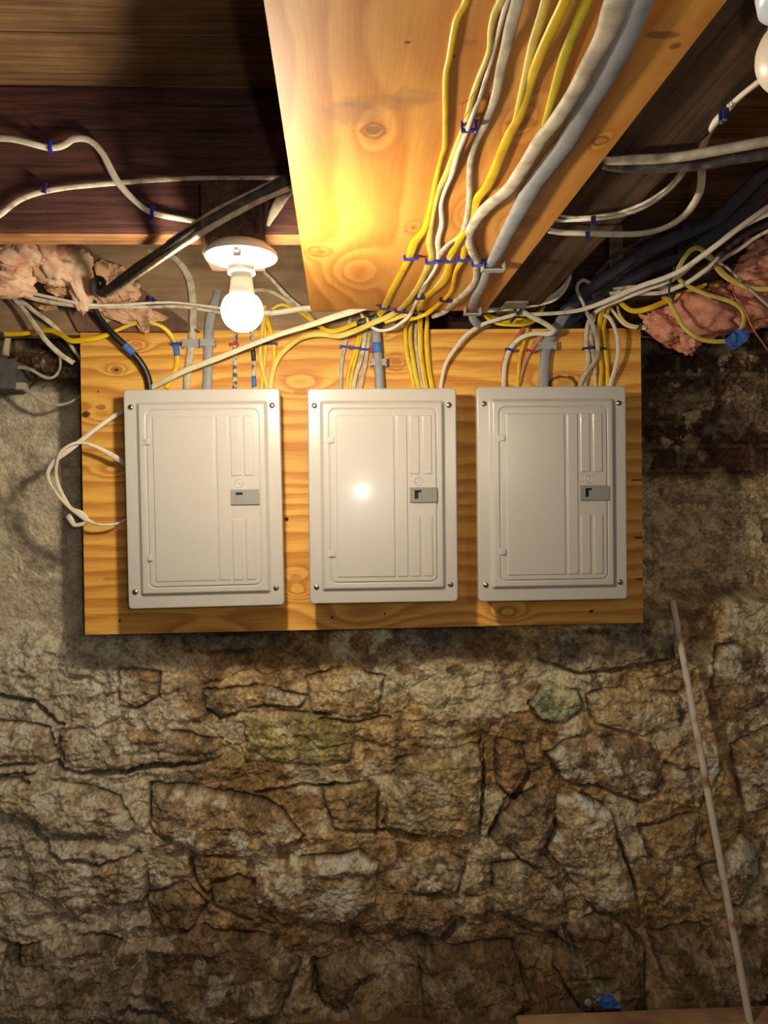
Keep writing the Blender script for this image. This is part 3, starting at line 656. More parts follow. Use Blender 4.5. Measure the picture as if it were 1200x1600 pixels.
def cable(colr, label, pts, t=.0052, round_=False, tapes=(), name='electrical_cable', cat='cable', jit=True, group=None):
    rows = []; pts = list(pts)
    def beyond(a, b, k=3.0):      # carry a run on past the picture edge instead of stopping it there
        return (a[0]+(a[0]-b[0])*k, a[1]+(a[1]-b[1])*k, a[2] if a[2] >= 9.5 else a[2]+(a[2]-b[2])*k, a[3])
    if pts[-1][0] >= 1205: pts.append(beyond(pts[-1], pts[-2]))
    if pts[0][0] <= -25: pts.insert(0, beyond(pts[0], pts[1]))
    if pts[0][1] <= -30: pts.insert(0, beyond(pts[0], pts[1], 2.0))
    for p in pts:
        q, n, w_ = resolve(p, t); rows.append([q.x, q.y, q.z, n.x, n.y, n.z, w_, w_ if round_ else min(t, w_)])
    Sx = spline(rows); Sx[:, 6:8] = np.clip(Sx[:, 6:8], .001, .05)
    s_ = np.arange(len(Sx)); Sx[:, 0] += .0008*np.sin(s_*.11+len(CABLES)); Sx[:, 2] += .0008*np.cos(s_*.09+len(CABLES)*2)
    CABLES.append(Sx)
    if tapes:
        o = sweep(name, Sx, CM[colr])
        for px, py, ln, mt in tapes:   # a wrap around the cable nearest that picture point
            P3 = [Vector(c) for c in Sx[:, :3]]
            def pr(v): d = v-CAM; z = d.dot(fw); return (600+F*d.dot(rt)/z, 800-F*d.dot(up)/z)
            dd = [math.hypot(pr(v)[0]-px, pr(v)[1]-py) for v in P3]; k = int(np.argmin(dd)); n_ = max(2, int(ln/.006/2))
            a_, b_ = max(0, k-n_), min(len(Sx), k+n_+1)
            tp = sweep('tape_wrap', Sx[a_:b_], mt, o, 14, .0009, Sx[0, :3]); tp['label'] = ('blue tape wrap' if mt is m_blue_t else 'black tape wrap')+' on the cable'
    else: o = sweep(name, Sx, CM[colr])
    tag(o, label, cat, group or ('cables fanned over the ceiling plywood' if pts[len(pts)//3][2] >= 10 and pts[0][0] < 1020 else 'cables around the panels')); return o

P_, Q_, R__ = 10.0, 10.007, 10.014      # on the ceiling plywood: touching, one layer down, two layers down
# --- fanned bundle on the ceiling plywood
cable('Y', 'thin yellow cable, leftmost of the bundle fanned over the ceiling plywood',
 [(729,-40,P_,15),(727,0,P_,14),(712,30,P_,13),(702,88,P_,11),(697,119,P_,10),(697,182,P_,9),(695,228,P_,8),(690,244,P_,7),(680,284,P_,8),(673,324,P_,9),(665,356,P_,12),(648,379,P_,15),(641,398,P_,13),(630,422,P_,11),(617,447,P_,11),(606,467,P_,10),(600,480,P_,10),(593,490,-.07,9),(583,497,-.06,9),(565,503,-.05,8),(550,508,-.05,8),(537,514,-.05,8),(520,518,-.05,8),(507,515,-.05,7),(491,503,-.03,7),(470,488,-.02,6),(450,478,-.01,6),(436,476,-.01,5),(424,484,-.01,5)],
 tapes=((583,497,.018,m_bk_t),(565,503,.018,m_bk_t)))
cable('Yp', 'pale yellow cable crossing from the ceiling staple to leftmost panel right corner',
 [(790,-30,P_,16),(781,0,P_,15),(772,18,P_,13),(766,46,P_,10),(765,73,P_,9),(759,95,P_,9),(750,119,P_,10),(739,152,P_,10),(733,176,P_,10),(728,196,P_,12),(716,226,P_,13),(700,266,P_,12),(686,296,P_,9),(679,328,P_,7),(673,362,P_,9),(671,382,P_,11),(674,402,P_,10),(670,412,P_,11),(665,425,P_,10),(657,442,P_,10),(647,458,P_,10),(635,473,P_,10),(624,484,P_,9),(607,495,-.08,9),(587,503,-.07,9),(570,511,-.06,9),(545,521,-.055,9),(528,525,-.05,9),(505,522,-.045,9),(485,523,-.04,9),(467,529,-.03,8),(448,543,-.02,9),(436,556,-.015,9),(428,572,-.010,9),(424,590,-.008,9),(422,612,-.006,9)])
cable('W', 'white cable behind the pale yellow one, looping under plywood edge',
 [(800,-30,P_,11),(792,0,P_,11),(785,28,P_,9),(776,64,P_,8),(766,103,P_,8),(758,128,P_,8),(749,156,P_,7),(738,182,Q_,7),(726,212,Q_,8),(714,240,Q_,8),(706,270,P_,9),(696,296,P_,7),(690,320,P_,8),(691,350,P_,8),(684,376,P_,9),(685,400,P_,8),(681,418,P_,6),(671,435,P_,6),(660,448,P_,6),(655,462,P_,6),(649,475,Q_,6),(643,488,-.10,6),(637,496,-.09,6),(623,507,-.08,5),(610,514,-.075,5),(595,516,-.07,5),(582,511,-.06,5),(570,499,-.05,5),(563,486,-.04,5),(560,474,-.03,5)])
cable('Gw', 'thick grey white cable beside blue staple in middle of ceiling plywood',
 [(818,-40,Q_,25),(811,0,Q_,22),(801,37,Q_,22),(792,73,Q_,19),(783,103,P_,17),(774,147,P_,15),(763,176,P_,14),(754,200,P_,13),(744,220,P_,12),(737,246,P_,11),(735,270,P_,10),(735,296,P_,10),(732,324,P_,9),(726,352,P_,9),(718,368,P_,8),(700,382,Q_,9),(690,395,P_,9),(686,406,P_,7),(681,422,P_,6),(668,440,P_,6),(660,455,P_,6)])
cable('Yp', 'straw yellow cable left of the two thick yellows near picture top',
 [(860,-40,P_,17),(853,0,P_,17),(840,43,P_,17),(830,76,P_,15),(820,118,P_,12),(812,155,P_,11),(805,185,P_,8),(796,215,P_,6),(788,240,P_,6)])
cable('Y', 'thick bright yellow cable sweeping down middle of the ceiling plywood',
 [(896,-40,Q_,20),(883,0,Q_,20),(863,43,Q_,20),(843,87,Q_,18),(827,133,P_,17),(813,180,P_,16),(798,208,P_,17),(784,240,P_,17),(772,268,P_,17),(760,292,P_,17),(746,310,P_,16),(740,332,P_,12),(732,356,P_,11),(720,374,Q_,12),(706,397,P_,12),(702,410,P_,11),(700,425,P_,11),(692,442,P_,11),(678,455,P_,11),(665,467,P_,10),(657,477,Q_,10),(656,487,-.09,9),(656,498,-.04,9),(656,520,-.012,8),(657,550,-.008,8),(661,575,-.006,8),(667,612,-.006,8)])
cable('Y', 'yellow cable passing behind the white loop to the right ceiling staple',
 [(745,325,P_,7),(735,345,P_,8),(727,366,P_,9),(725,385,P_,9),(724,402,P_,9),(718,414,P_,9),(712,426,P_,7),(707,450,P_,7),(700,462,P_,7),(690,472,P_,8),(678,482,P_,8),(667,490,-.10,7),(650,497,-.09,6),(638,499,-.07,6),(634,510,-.03,6),(634,530,-.012,7),(636,555,-.008,7),(643,585,-.006,7),(648,612,-.006,7)])
cable('Yp', 'thin pale yellow cable bending beside the bright yellow down to the staple',
 [(735,360,P_,6),(722,380,P_,7),(705,400,P_,6),(697,425,P_,6),(688,440,P_,6),(675,455,P_,5)])
cable('Yo', 'olive yellow cable, rightmost yellow, going under the grey bundle',
 [(930,-40,P_,22),(917,0,P_,22),(900,43,P_,20),(883,90,P_,18),(867,143,P_,15),(853,187,P_,11),(846,212,P_,8),(838,232,P_,6)])
cable('Gw', 'thick off white cable bending in a hook left of grey clamp',
 [(990,-40,Q_,46),(966,0,Q_,42),(949,50,Q_,36),(923,97,Q_,30),(895,147,Q_,27),(864,192,Q_,26),(846,214,Q_,25),(820,260,Q_,24),(796,296,Q_,24),(764,322,Q_,23),(748,338,P_,19),(736,356,P_,17),(733,374,P_,14),(739,394,P_,14),(746,406,P_,12),(745,420,P_,10),(743,438,P_,10),(732,453,P_,11),(712,471,P_,11),(697,484,-.09,11),(683,491,-.08,10),(676,494,-.07,8)], .009)
cable('G', 'thick blue grey cable, widest of the bundle, held by grey clamps',
 [(1018,-40,P_,46),(1000,0,P_,44),(978,57,P_,42),(950,110,P_,40),(914,170,P_,38),(886,222,P_,36),(857,260,P_,34),(832,293,P_,32),(812,327,P_,29),(802,345,P_,26),(792,366,P_,25),(780,392,P_,22),(769,410,P_,17),(761,426,P_,15),(754,444,P_,15),(745,460,P_,15),(740,474,P_,14),(738,488,-.06,14),(740,500,-.05,14),(750,508,-.035,13),(765,506,.0,10),(775,503,.05,9)], .012)
# --- verticals dropping to the middle panel
cable('Y', 'yellow cable dropping to the middle panel, leftmost of four verticals',
 [(646,494,-.02,6),(642,510,-.014,7),(641,530,-.010,7),(645,560,-.008,7),(649,585,-.006,7),(655,612,-.006,7)])
cable('Y', 'yellow cable dropping to the middle panel, rightmost of four verticals',
 [(668,488,-.06,5),(667,505,-.014,7),(666,530,-.010,8),(668,560,-.008,8),(671,585,-.006,8),(677,612,-.006,8)])
cable('Gw', 'thin grey cable between the yellow verticals above the middle panel',
 [(650,506,-.008,5),(649,530,-.005,5),(652,560,-.004,5),(657,590,-.004,5),(661,612,-.004,5)])
# --- yellow loops tucked under plywood edge
cable('Y', 'yellow cable lying along plywood lower edge into the drooping cluster', [(600,503,-.07,7),(622,495,-.08,8),(640,488,-.09,8),(652,480,-.10,7),(660,470,Q_,6)])
# --- long cables crossing
cable('W', 'white cable loop hanging off plywood left edge, outer strand',
 [(215,632,-.015,7),(192,643,-.02,7),(175,653,-.03,7),(153,669,-.045,7),(127,689,-.055,8),(109,703,-.06,8),(89,717,-.06,8),(77,731,-.06,7),(74,743,-.06,5),(79,757,-.06,5),(91,775,-.06,5),(107,791,-.06,6),(122,802,-.055,8),(134,811,-.05,7),(153,819,-.045,4),(173,820,-.035,4),(187,817,-.02,4),(205,808,-.012,4)])
cable('W', 'white cable loop hanging off plywood left edge, inner strand',
 [(212,738,-.015,5),(193,724,-.03,8),(180,714,-.045,8),(165,705,-.05,7),(153,699,-.055,6),(133,692,-.062,5),(117,692,-.068,5),(101,700,-.07,5),(92,711,-.07,5),(88,725,-.065,5),(87,744,-.06,5),(92,763,-.058,7),(101,780,-.056,6),(111,795,-.05,6),(124,800,-.045,7),(133,806,-.042,7),(136,812,-.04,6)])
cable('W', 'short white stub with stripped end on the hanging cable loop', [(136,816,-.055,6),(127,819,-.055,6),(117,820,-.055,7),(112,813,-.055,9),(106,804,-.055,9)])
cable('C', 'cream cable slanting up from the leftmost panel to plywood corner',
 [(232,608,-.012,7),(240,604,-.015,8),(262,593,-.03,9),(288,580,-.04,9),(314,570,-.05,9),(340,560,-.06,9),(370,548,-.07,8),(400,536,-.08,8),(440,521,-.09,8),(480,509,-.10,9),(520,496,-.11,10),(550,487,-.11,10),(575,479,-.11,9)])
cable('W', 'white cable running behind the bulb, upper strand of the stapled pair',
 [(24,452,-.10,5),(52,459,-.10,5),(80,465,-.10,5),(132,475,-.10,5),(180,476,-.08,4),(240,473,-.05,4),(270,473,-.04,4),(300,476,-.04,4),(345,482,-.05,5),(390,488,-.06,6),(430,487,-.07,7),(470,481,-.08,7),(500,479,-.08,7)])
cable('Wd', 'white cable running behind the bulb, lower strand of the stapled pair',
 [(22,457,-.09,6),(52,466,-.09,7),(80,472,-.09,7),(110,476,-.09,7),(132,479,-.09,7),(180,480,-.07,5),(240,480,-.045,5),(270,479,-.04,5),(300,481,-.035,5),(345,488,-.045,5),(390,492,-.05,6),(430,490,-.06,6),(470,485,-.07,6),(500,483,-.07,6)])
cable('Y', 'yellow cable arching over to blue taped staple above leftmost panel',
 [(6,522,-.02,7),(20,522,-.02,7),(40,521,-.02,7),(60,518,-.02,7),(80,517,-.03,8),(97,524,-.04,8),(112,533,-.045,8),(135,531,-.045,9),(160,526,-.04,8),(180,517,-.035,6),(200,508,-.03,6),(214,504,-.03,6),(228,503,-.03,6),(243,506,-.025,6),(256,512,-.02,7),(268,525,-.012,8),(274,538,-.008,8),(277,556,-.006,8),(276,572,-.006,8),(270,588,-.006,8),(260,607,-.006,8)],
 tapes=((277,549,.026,m_blue_t),))
cable('K', 'black cable with blue tape bending down into leftmost panel',
 [(146,470,-.06,9),(150,486,-.055,9),(160,502,-.05,9),(177,522,-.045,10),(198,542,-.035,11),(212,556,-.028,11),(224,573,-.02,11),(231,590,-.012,11),(234,612,-.01,11)], .009, True,
 tapes=((200,544,.024,m_blue_t),))
cable('Kd', 'thick black cable sloping from the insulation up to plywood left edge',
 [(148,440,-.11,14),(152,452,-.13,15),(166,455,-.16,15),(192,437,-.28,15),(240,402,-.50,15),(280,375,-.62,16),(320,352,-.67,17),(360,330,-.69,17),(400,309,-.70,17),(432,291,-.70,17),(462,273,-.70,17)], .014, True)
cable('Wd', 'whitish cable running along underside of the sloping black cable',
 [(165,464,-.16,5),(192,447,-.285,7),(240,412,-.50,10),(280,385,-.62,11),(320,362,-.675,10),(360,339,-.695,9),(400,317,-.705,8),(432,302,-.70,8),(458,291,-.70,8)], .008)
cable('Gw', 'grey cable above the sloping black cable, meeting it at plywood edge',
 [(262,380,-.57,6),(300,354,-.63,9),(340,328,-.675,10),(380,308,-.685,10),(424,287,-.685,10),(455,274,-.69,9)], .008)
cable('Gw', 'short wide grey cable piece hanging beside the plywood left edge',
 [(418,353,-.57,5),(422,342,-.575,10),(432,322,-.59,17),(444,304,-.61,18),(456,290,-.63,16)], .006)
cable('Gw', 'pale grey cable curving over the rim board into leftmost panel',
 [(232,392,.0,7),(250,396,-.008,8),(266,400,-.012,9),(280,410,-.012,10),(292,427,-.012,11),(299,447,-.012,12),(302,473,-.012,12),(302,500,-.011,12),(300,530,-.009,12),(297,552,-.008,12),(293,580,-.008,12),(291,612,-.008,12)], .009)
cable('G', 'thick grey cable dropping behind the bulb left side into leftmost panel',
 [(340,455,-.002,12),(336,472,-.010,14),(331,488,-.012,15),(327,516,-.012,15),(326,540,-.010,15),(325,570,-.009,15),(323,612,-.009,15)], .012)
cable('BW', 'weathered braided wire under the bulb with red staple, leftmost',
 [(374,470,-.004,6),(371,500,-.006,6),(369,520,-.006,6),(367,545,-.005,7),(367,575,-.005,7),(366,612,-.005,7)])
cable('BW', 'weathered wire under the bulb wrapped in dark and blue tape',
 [(389,480,-.004,6),(392,510,-.006,6),(394,535,-.005,6),(396,560,-.005,6),(396,585,-.005,6),(397,612,-.005,7)],
 tapes=((395,556,.015,m_bk_t),(397,597,.024,m_blue_t)))
cable('Yp', 'pale yellow wire right of the bulb crossing to panel corner',
 [(414,478,-.004,6),(412,500,-.008,6),(408,525,-.010,6),(406,545,-.008,6),(407,565,-.007,6),(412,585,-.007,6),(419,612,-.007,6)])
cable('Y', 'yellow wire under blue staple, right of the taped wire',
 [(412,500,-.003,6),(414,525,-.005,6),(414,550,-.005,6),(411,578,-.005,6),(408,612,-.005,6)])
cable('Y', 'yellow wire under blue staple merging with the curved yellow cable',
 [(414,490,-.003,6),(419,505,-.006,7),(424,522,-.007,7),(428,545,-.006,7),(428,562,-.005,6),(424,580,-.004,6)])
cable('Wd', 'slim white wire slanting down right of the lampholder plate',
 [(412,425,-.02,5),(425,437,-.02,5),(442,456,-.02,6),(458,471,-.02,6),(474,484,-.02,6),(490,500,-.01,6)])
cable('Gw', 'grey wire arching faintly behind the bulb toward plywood corner',
 [(392,456,-.004,6),(410,453,-.006,6),(432,459,-.006,6),(454,474,-.006,6),(470,486,-.006,6)])
# --- middle panel, left group
cable('Gw', 'grey cable, leftmost under the blue staples above middle panel', [(552,478,.03,6),(548,495,.0,6),(545,512,-.006,6),(541,530,-.006,6),(537,548,-.006,6),(533,572,-.006,6),(532,612,-.006,6)])
cable('Y', 'yellow cable under the blue staples, left of two by middle panel', [(576,484,.03,6),(567,500,.0,6),(561,520,-.006,6),(557,540,-.006,6),(551,560,-.006,6),(544,585,-.006,6),(542,612,-.006,6)])
cable('Y', 'yellow cable under the blue staples, right of two by middle panel', [(580,486,.03,5),(570,504,.0,5),(564,525,-.0045,5),(559,545,-.0045,5),(554,565,-.0045,6),(549,590,-.0045,6),(547,612,-.0045,6)])
cable('Wd', 'white cable between the yellow pair and grey conduit cable', [(577,488,.03,6),(574,505,.0,6),(570,525,-.006,7),(567,545,-.006,7),(563,565,-.006,7),(556,588,-.006,7),(552,612,-.006,7)])
cable('Gw', 'grey white cable close against the left of grey conduit cable', [(585,488,.03,6),(580,508,.0,6),(577,530,-.006,6),(574,550,-.006,6),(571,572,-.006,7),(566,592,-.006,7),(563,612,-.006,7)])
cable('Yo', 'thin yellow wire squeezed beside the grey cable over middle panel', [(583,505,.0,3),(578,520,-.008,3),(576,535,-.008,3)], .003)
o = cable('G', 'thick grey cable with blue tape mark entering middle panel',
 [(586,484,.05,12),(587,500,.01,14),(588,518,-.009,15),(589,540,-.010,15),(590,560,-.010,15),(592,585,-.010,15),(593,612,-.010,16)], .014, True,
 tapes=((589,543,.020,m_blue_t),))
# --- white long run to the right, bundles
cable('W', 'long white cable from middle panel right corner up toward picture right',
 [(688,612,-.006,6),(690,598,-.008,6),(694,576,-.015,6),(701,560,-.02,6),(711,545,-.025,6),(722,530,-.03,6),(734,519,-.035,6),(750,509,-.04,6),(765,503,-.045,6),(786,497,-.05,6),(805,492,-.05,6),(826,491,-.05,6),(850,490,-.05,6),(880,488,-.05,6),(907,484,-.05,7),(930,477,-.06,7),(955,467,-.08,8),(980,456,-.10,8),(1005,446,-.12,8),(1035,436,-.15,8),(1062,424,-.18,8),(1095,402,-.22,8),(1130,375,-.27,8),(1165,347,-.33,8),(1215,312,-.40,8)])
cable('W', 'thick white cable of the right bundle, just under the long white run',
 [(930,489,-.03,6),(945,478,-.05,7),(968,468,-.07,8),(992,458,-.09,9),(1015,449,-.10,9),(1040,440,-.12,9),(1065,425,-.15,9),(1090,405,-.19,9),(1120,383,-.24,9),(1160,353,-.31,10),(1215,326,-.38,10)])
cable('Wd', 'white cable of the right bundle crossing over the lower joist',
 [(952,459,-.03,6),(975,453,-.05,6),(1000,448,-.06,6),(1030,449,-.07,7),(1052,448,-.08,7),(1075,441,-.10,7),(1100,426,-.13,7),(1135,402,-.17,7),(1160,386,-.21,7),(1178,373,-.24,6),(1215,352,-.28,6)])
cable('W', 'white cable of the right bundle, lowest strand near black tie',
 [(965,455,-.06,5),(985,459,-.07,6),(1005,459,-.08,6),(1030,458,-.09,7),(1050,453,-.10,7),(1078,440,-.13,7),(1105,420,-.16,7),(1122,402,-.2,5)])
cable('Wd', 'thin white wire above the bundle ending near yellow loop top',
 [(958,452,-.05,4),(990,448,-.06,5),(1018,447,-.07,5),(1048,440,-.09,5),(1070,425,-.12,5),(1098,397,-.17,5),(1130,372,-.22,4)])
cable('Wd', 'white cable pair on the dark beam, upper thin strand',
 [(875,337,9.988,3),(882,338,9.988,4),(900,339,9.990,4),(930,337,9.992,4),(969,331,9.99,5),(1008,316,9.985,6),(1034,300,9.975,6),(1050,285,9.965,6),(1062,270,9.95,6)])
cable('W', 'white cable pair on the dark beam, lower thick strand',
 [(870,344,9.988,6),(890,344,9.990,7),(927,342,9.995,8),(969,337,9.99,9),(1005,325,9.985,10),(1040,302,9.97,11),(1060,281,9.95,11),(1070,266,9.94,10)])
cable('W', 'thick white cable curving up past dark cables at the right',
 [(858,361,9.992,8),(880,364,9.993,9),(915,365,9.995,9),(960,366,9.99,10),(1005,364,9.98,11),(1044,353,9.965,12),(1074,332,9.95,12),(1092,304,9.945,12),(1096,280,9.94,12),(1095,258,9.94,12),(1097,230,9.95,12),(1110,202,9.97,12),(1133,174,9.985,11),(1160,147,9.99,9),(1192,122,9.993,9),(1225,98,9.993,9)], .009)
cable('Gw', 'weathered whitish cable, upper of the two crossing at the right edge',
 [(944,251,9.986,10),(960,251,9.986,12),(990,249,9.986,14),(1033,247,9.986,16),(1070,243,9.988,17),(1105,237,9.99,17),(1150,229,9.99,17),(1225,216,9.99,17)], .012)
cable('Kd', 'dark brown cable, lower of the two crossing at the right edge',
 [(940,257,9.986,10),(955,259,9.986,14),(990,262,9.988,16),(1033,262,9.992,17),(1070,260,9.995,17),(1105,257,9.995,17),(1150,249,9.995,17),(1225,238,9.995,18)], .013)
# black cables in the bay
cable('G', 'thick grey cable end with strap entering rightmost panel',
 [(893,482,.01,15),(885,490,.0,16),(876,503,-.008,17),(867,517,-.010,17),(859,532,-.010,16),(854,550,-.010,16),(851,572,-.010,16),(849,612,-.010,16)], .012)
cable('B', 'thick blue black cable rising diagonally in the right joist bay, upper one',
 [(878,494,.0,17),(888,483,.01,20),(903,467,.02,22),(923,448,.03,23),(957,428,.02,23),(990,406,.0,23),(1023,388,-.04,22),(1067,367,-.09,22),(1117,343,-.16,22),(1150,312,-.23,22),(1180,282,-.3,22),(1225,240,-.4,22)], .018)
cable('B', 'thick black cable in the right joist bay, lower of the two thick ones',
 [(884,516,.03,14),(893,500,.03,18),(912,480,.04,20),(940,462,.05,21),(973,443,.05,21),(1007,426,.03,20),(1038,412,.0,20),(1075,394,-.04,20),(1105,374,-.08,21),(1133,356,-.12,22),(1167,327,-.18,23),(1200,293,-.25,24),(1230,262,-.3,24)], .018)
cable('Kd', 'grey thin cable above the thick black ones in the bay',
 [(900,446,.06,6),(915,445,.06,6),(928,434,.06,6),(940,421,.06,7),(957,403,.06,7),(975,390,.06,7),(992,380,.055,7),(1020,366,.04,7),(1050,349,.02,6),(1080,330,-.02,6)])
cable('Kd', 'grey thin cable between the two thick black ones in the bay', [(925,464,-.01,5),(945,450,-.01,6),(965,434,-.01,6),(982,420,-.01,6),(994,408,-.02,4)])
cable('Wd', 'thin pale cable high in the right bay near the picture edge', [(1095,308,.0,6),(1110,292,-.02,6),(1125,280,-.04,6),(1145,262,-.05,6),(1175,226,-.10,7),(1195,203,-.15,7),(1225,175,-.2,7)])
cable('Kd', 'dark cable curving behind the black pair down toward the grey knob', [(1060,452,-.02,7),(1090,430,-.05,8),(1125,400,-.1,9),(1165,368,-.16,9),(1220,340,-.22,9)])
cable('Gw', 'grey looped cable crossing the black cables to rightmost panel top',
 [(922,443,-.03,5),(912,438,-.03,6),(904,443,-.03,6),(902,453,-.03,6),(906,463,-.035,5),(911,472,-.04,5),(917,487,-.035,6),(923,500,-.03,7),(929,514,-.025,8),(933,530,-.02,8),(934,545,-.018,7),(932,558,-.016,7),(925,570,-.014,6),(915,583,-.012,6),(908,596,-.01,7),(904,612,-.01,8)])
cable('Wd', 'white cable left of blue staples dropping into rightmost panel', [(945,470,-.02,6),(936,480,-.015,7),(926,492,-.012,7),(918,510,-.008,7),(916,538,-.006,7),(919,560,-.006,7),(917,580,-.006,7),(912,612,-.006,8)])
cable('Wd', 'white cable under blue staple, next to the leftmost yellow verticals', [(940,475,-.01,6),(931,492,-.008,7),(925,510,-.006,6),(923,530,-.005,7),(926,550,-.005,7),(929,575,-.005,6),(931,612,-.005,6)])
cable('Y', 'bright yellow cable draped from the insulation to rightmost panel',
 [(1122,447,-.10,6),(1110,446,-.10,6),(1102,446,-.10,7),(1075,456,-.09,8),(1050,466,-.08,9),(1030,475,-.075,9),(1015,481,-.07,9),(1000,485,-.06,9),(987,485,-.055,8),(977,479,-.05,8),(968,471,-.045,7),(957,469,-.04,7),(948,474,-.035,8),(941,488,-.025,8),(937,505,-.015,8),(935,525,-.008,7),(935,545,-.006,7),(937,560,-.006,6),(940,578,-.006,7),(938,595,-.006,7),(937,612,-.006,7)])
cable('Y', 'yellow cable right of blue staples dropping into rightmost panel',
 [(963,473,-.03,6),(953,476,-.03,7),(948,490,-.02,7),(943,508,-.012,7),(943,525,-.008,7),(946,545,-.007,7),(949,570,-.007,6),(950,590,-.006,7),(952,612,-.006,8)])
cable('W', 'white cable bowing out near plywood right corner into rightmost panel',
 [(941,492,-.02,5),(950,495,-.03,6),(957,505,-.035,6),(963,520,-.035,6),(966,537,-.03,7),(966,555,-.025,7),(962,576,-.018,7),(956,595,-.01,7),(952,612,-.008,7)])
cable('W', 'white wire end drooping to the torn insulation at board corner', [(955,483,-.02,4),(963,493,-.03,5),(973,505,-.035,5),(985,511,-.04,5),(998,512,-.045,5),(1010,513,-.05,7)])
cable('Yp', 'thin yellow wire drooping above the white wire at board corner', [(965,478,-.025,3),(969,492,-.035,4),(978,503,-.04,4),(988,508,-.045,4),(999,509,-.05,4),(1010,510,-.05,4)])
# --- loops on the right over the insulation
cable('Yp', 'yellow cable loop over pink insulation ending in blue tape, left strand',
 [(1040,466,-.11,5),(1047,473,-.115,6),(1054,486,-.12,7),(1062,501,-.13,7),(1070,513,-.135,7),(1082,524,-.14,7),(1096,531,-.14,7),(1112,534,-.14,7),(1128,534,-.14,7),(1142,533,-.14,7)])
cable('Yp', 'yellow cable loop over pink insulation ending in blue tape, right strand',
 [(1154,520,-.14,7),(1161,508,-.14,7),(1162,494,-.14,7),(1157,483,-.14,7),(1146,474,-.14,7),(1128,467,-.13,7),(1110,462,-.13,7),(1094,456,-.125,7),(1080,449,-.12,7),(1068,442,-.12,7),(1060,434,-.12,7),(1059,423,-.12,7),(1065,410,-.125,8),(1071,400,-.13,8),(1080,390,-.135,8),(1090,387,-.14,8),(1100,392,-.145,8),(1110,401,-.15,9),(1118,413,-.155,10),(1128,426,-.16,11),(1140,436,-.165,10),(1155,444,-.17,9),(1175,451,-.18,8),(1198,452,-.19,8),(1225,448,-.2,8)])
cable('BW', 'black and white wire twisted along the yellow loop at right',
 [(1094,396,-.16,3),(1106,404,-.165,4),(1120,409,-.17,4),(1136,418,-.17,4),(1152,433,-.175,4),(1166,446,-.18,4),(1180,459,-.19,4),(1200,477,-.20,4),(1220,494,-.2,4)], .003)
cable('Cu', 'bare copper wire hanging at the right over the insulation',
 [(1144,443,-.16,2.5),(1146,456,-.165,2.5),(1151,468,-.17,2.5),(1160,480,-.17,2.5),(1167,493,-.17,2.5),(1173,507,-.17,2.5),(1181,521,-.17,2.5),(1190,533,-.17,2.5),(1199,546,-.17,2.5),(1212,560,-.17,2.5)], .003, True)
cable('B', 'black tie strand hanging vertically over the white bundle', [(1054,418,-.14,4),(1051,430,-.145,3),(1047,445,-.15,4),(1046,460,-.15,3),(1053,470,-.14,3)], .003)
cable('Gw', 'thin grey wire running low behind the insulation at the right', [(1000,526,.10,3),(1040,528,.10,3),(1080,529,.10,4),(1110,526,.10,4),(1150,517,.10,5),(1180,510,.10,6),(1225,503,.10,6)], .004)
# --- right panel, left group
cable('W', 'white ribbon cable under plywood corner sweeping right along the beam',
 [(738,482,-.03,7),(752,484,-.04,9),(775,483,-.05,9),(803,480,-.06,9),(830,476,-.07,8),(852,469,-.08,7),(868,459,-.09,6),(880,448,-.10,6),(889,435,-.11,5),(893,420,-.12,4)])
cable('W', 'second white cable under the ribbon, tucking into the dark bay',
 [(800,482,-.055,5),(822,479,-.065,6),(845,475,-.075,6),(862,470,-.085,6),(876,460,-.095,6),(885,447,-.105,5),(891,432,-.115,5)])
cable('W', 'white cable bending back sharply beside grey strap into rightmost panel',
 [(803,479,-.065,5),(812,484,-.06,7),(827,493,-.055,8),(847,503,-.05,8),(860,511,-.045,8),(865,517,-.043,8),(858,521,-.04,8),(845,521,-.036,7),(833,521,-.032,7),(817,526,-.026,7),(805,535,-.018,7),(797,546,-.010,7),(791,563,-.008,7),(788,583,-.008,7),(787,612,-.008,7)])
cable('Y', 'yellow cable with blue tape dropping into rightmost panel',
 [(829,498,-.01,6),(825,509,-.010,6),(821,525,-.010,6),(817,540,-.010,6),(813,555,-.008,6),(811,575,-.006,6),(809,612,-.006,6)], tapes=((827,507,.018,m_blue_t),))
cable('R', 'faded red cable slanting behind the white one above rightmost panel', [(822,507,-.003,6),(814,519,-.004,7),(805,532,-.004,6),(793,550,-.004,6),(787,568,-.004,6),(786,590,-.003,5)])
cable('P', 'faded orange cable pinched by the red staple above rightmost panel', [(852,519,-.004,4),(845,526,-.005,9),(838,534,-.005,8),(831,545,-.006,6),(825,556,-.005,6),(820,568,-.004,6),(815,585,-.004,5),(812,600,-.004,5)])
for k, lb in enumerate(('top strand of the drooping trio', 'middle strand of the drooping trio', 'bottom strand of the drooping trio')):
    d = k*4.5
    cable('Y' if k != 1 else 'Yo', 'yellow cable under plywood right corner, '+lb,
     [(752-k,484+d*.3,.03-.015*k,4),(762,491+d*.8,.0-.01*k,5),(778,497+d,-.01-.01*k,5),(800,499+d,-.02-.01*k,5),(820,498+d,-.02-.01*k,5),(834,493+d,-.01-.01*k,5),(844,484+d*.8,.0-.01*k,5),(850,474+d*.5,.02-.01*k,5)])
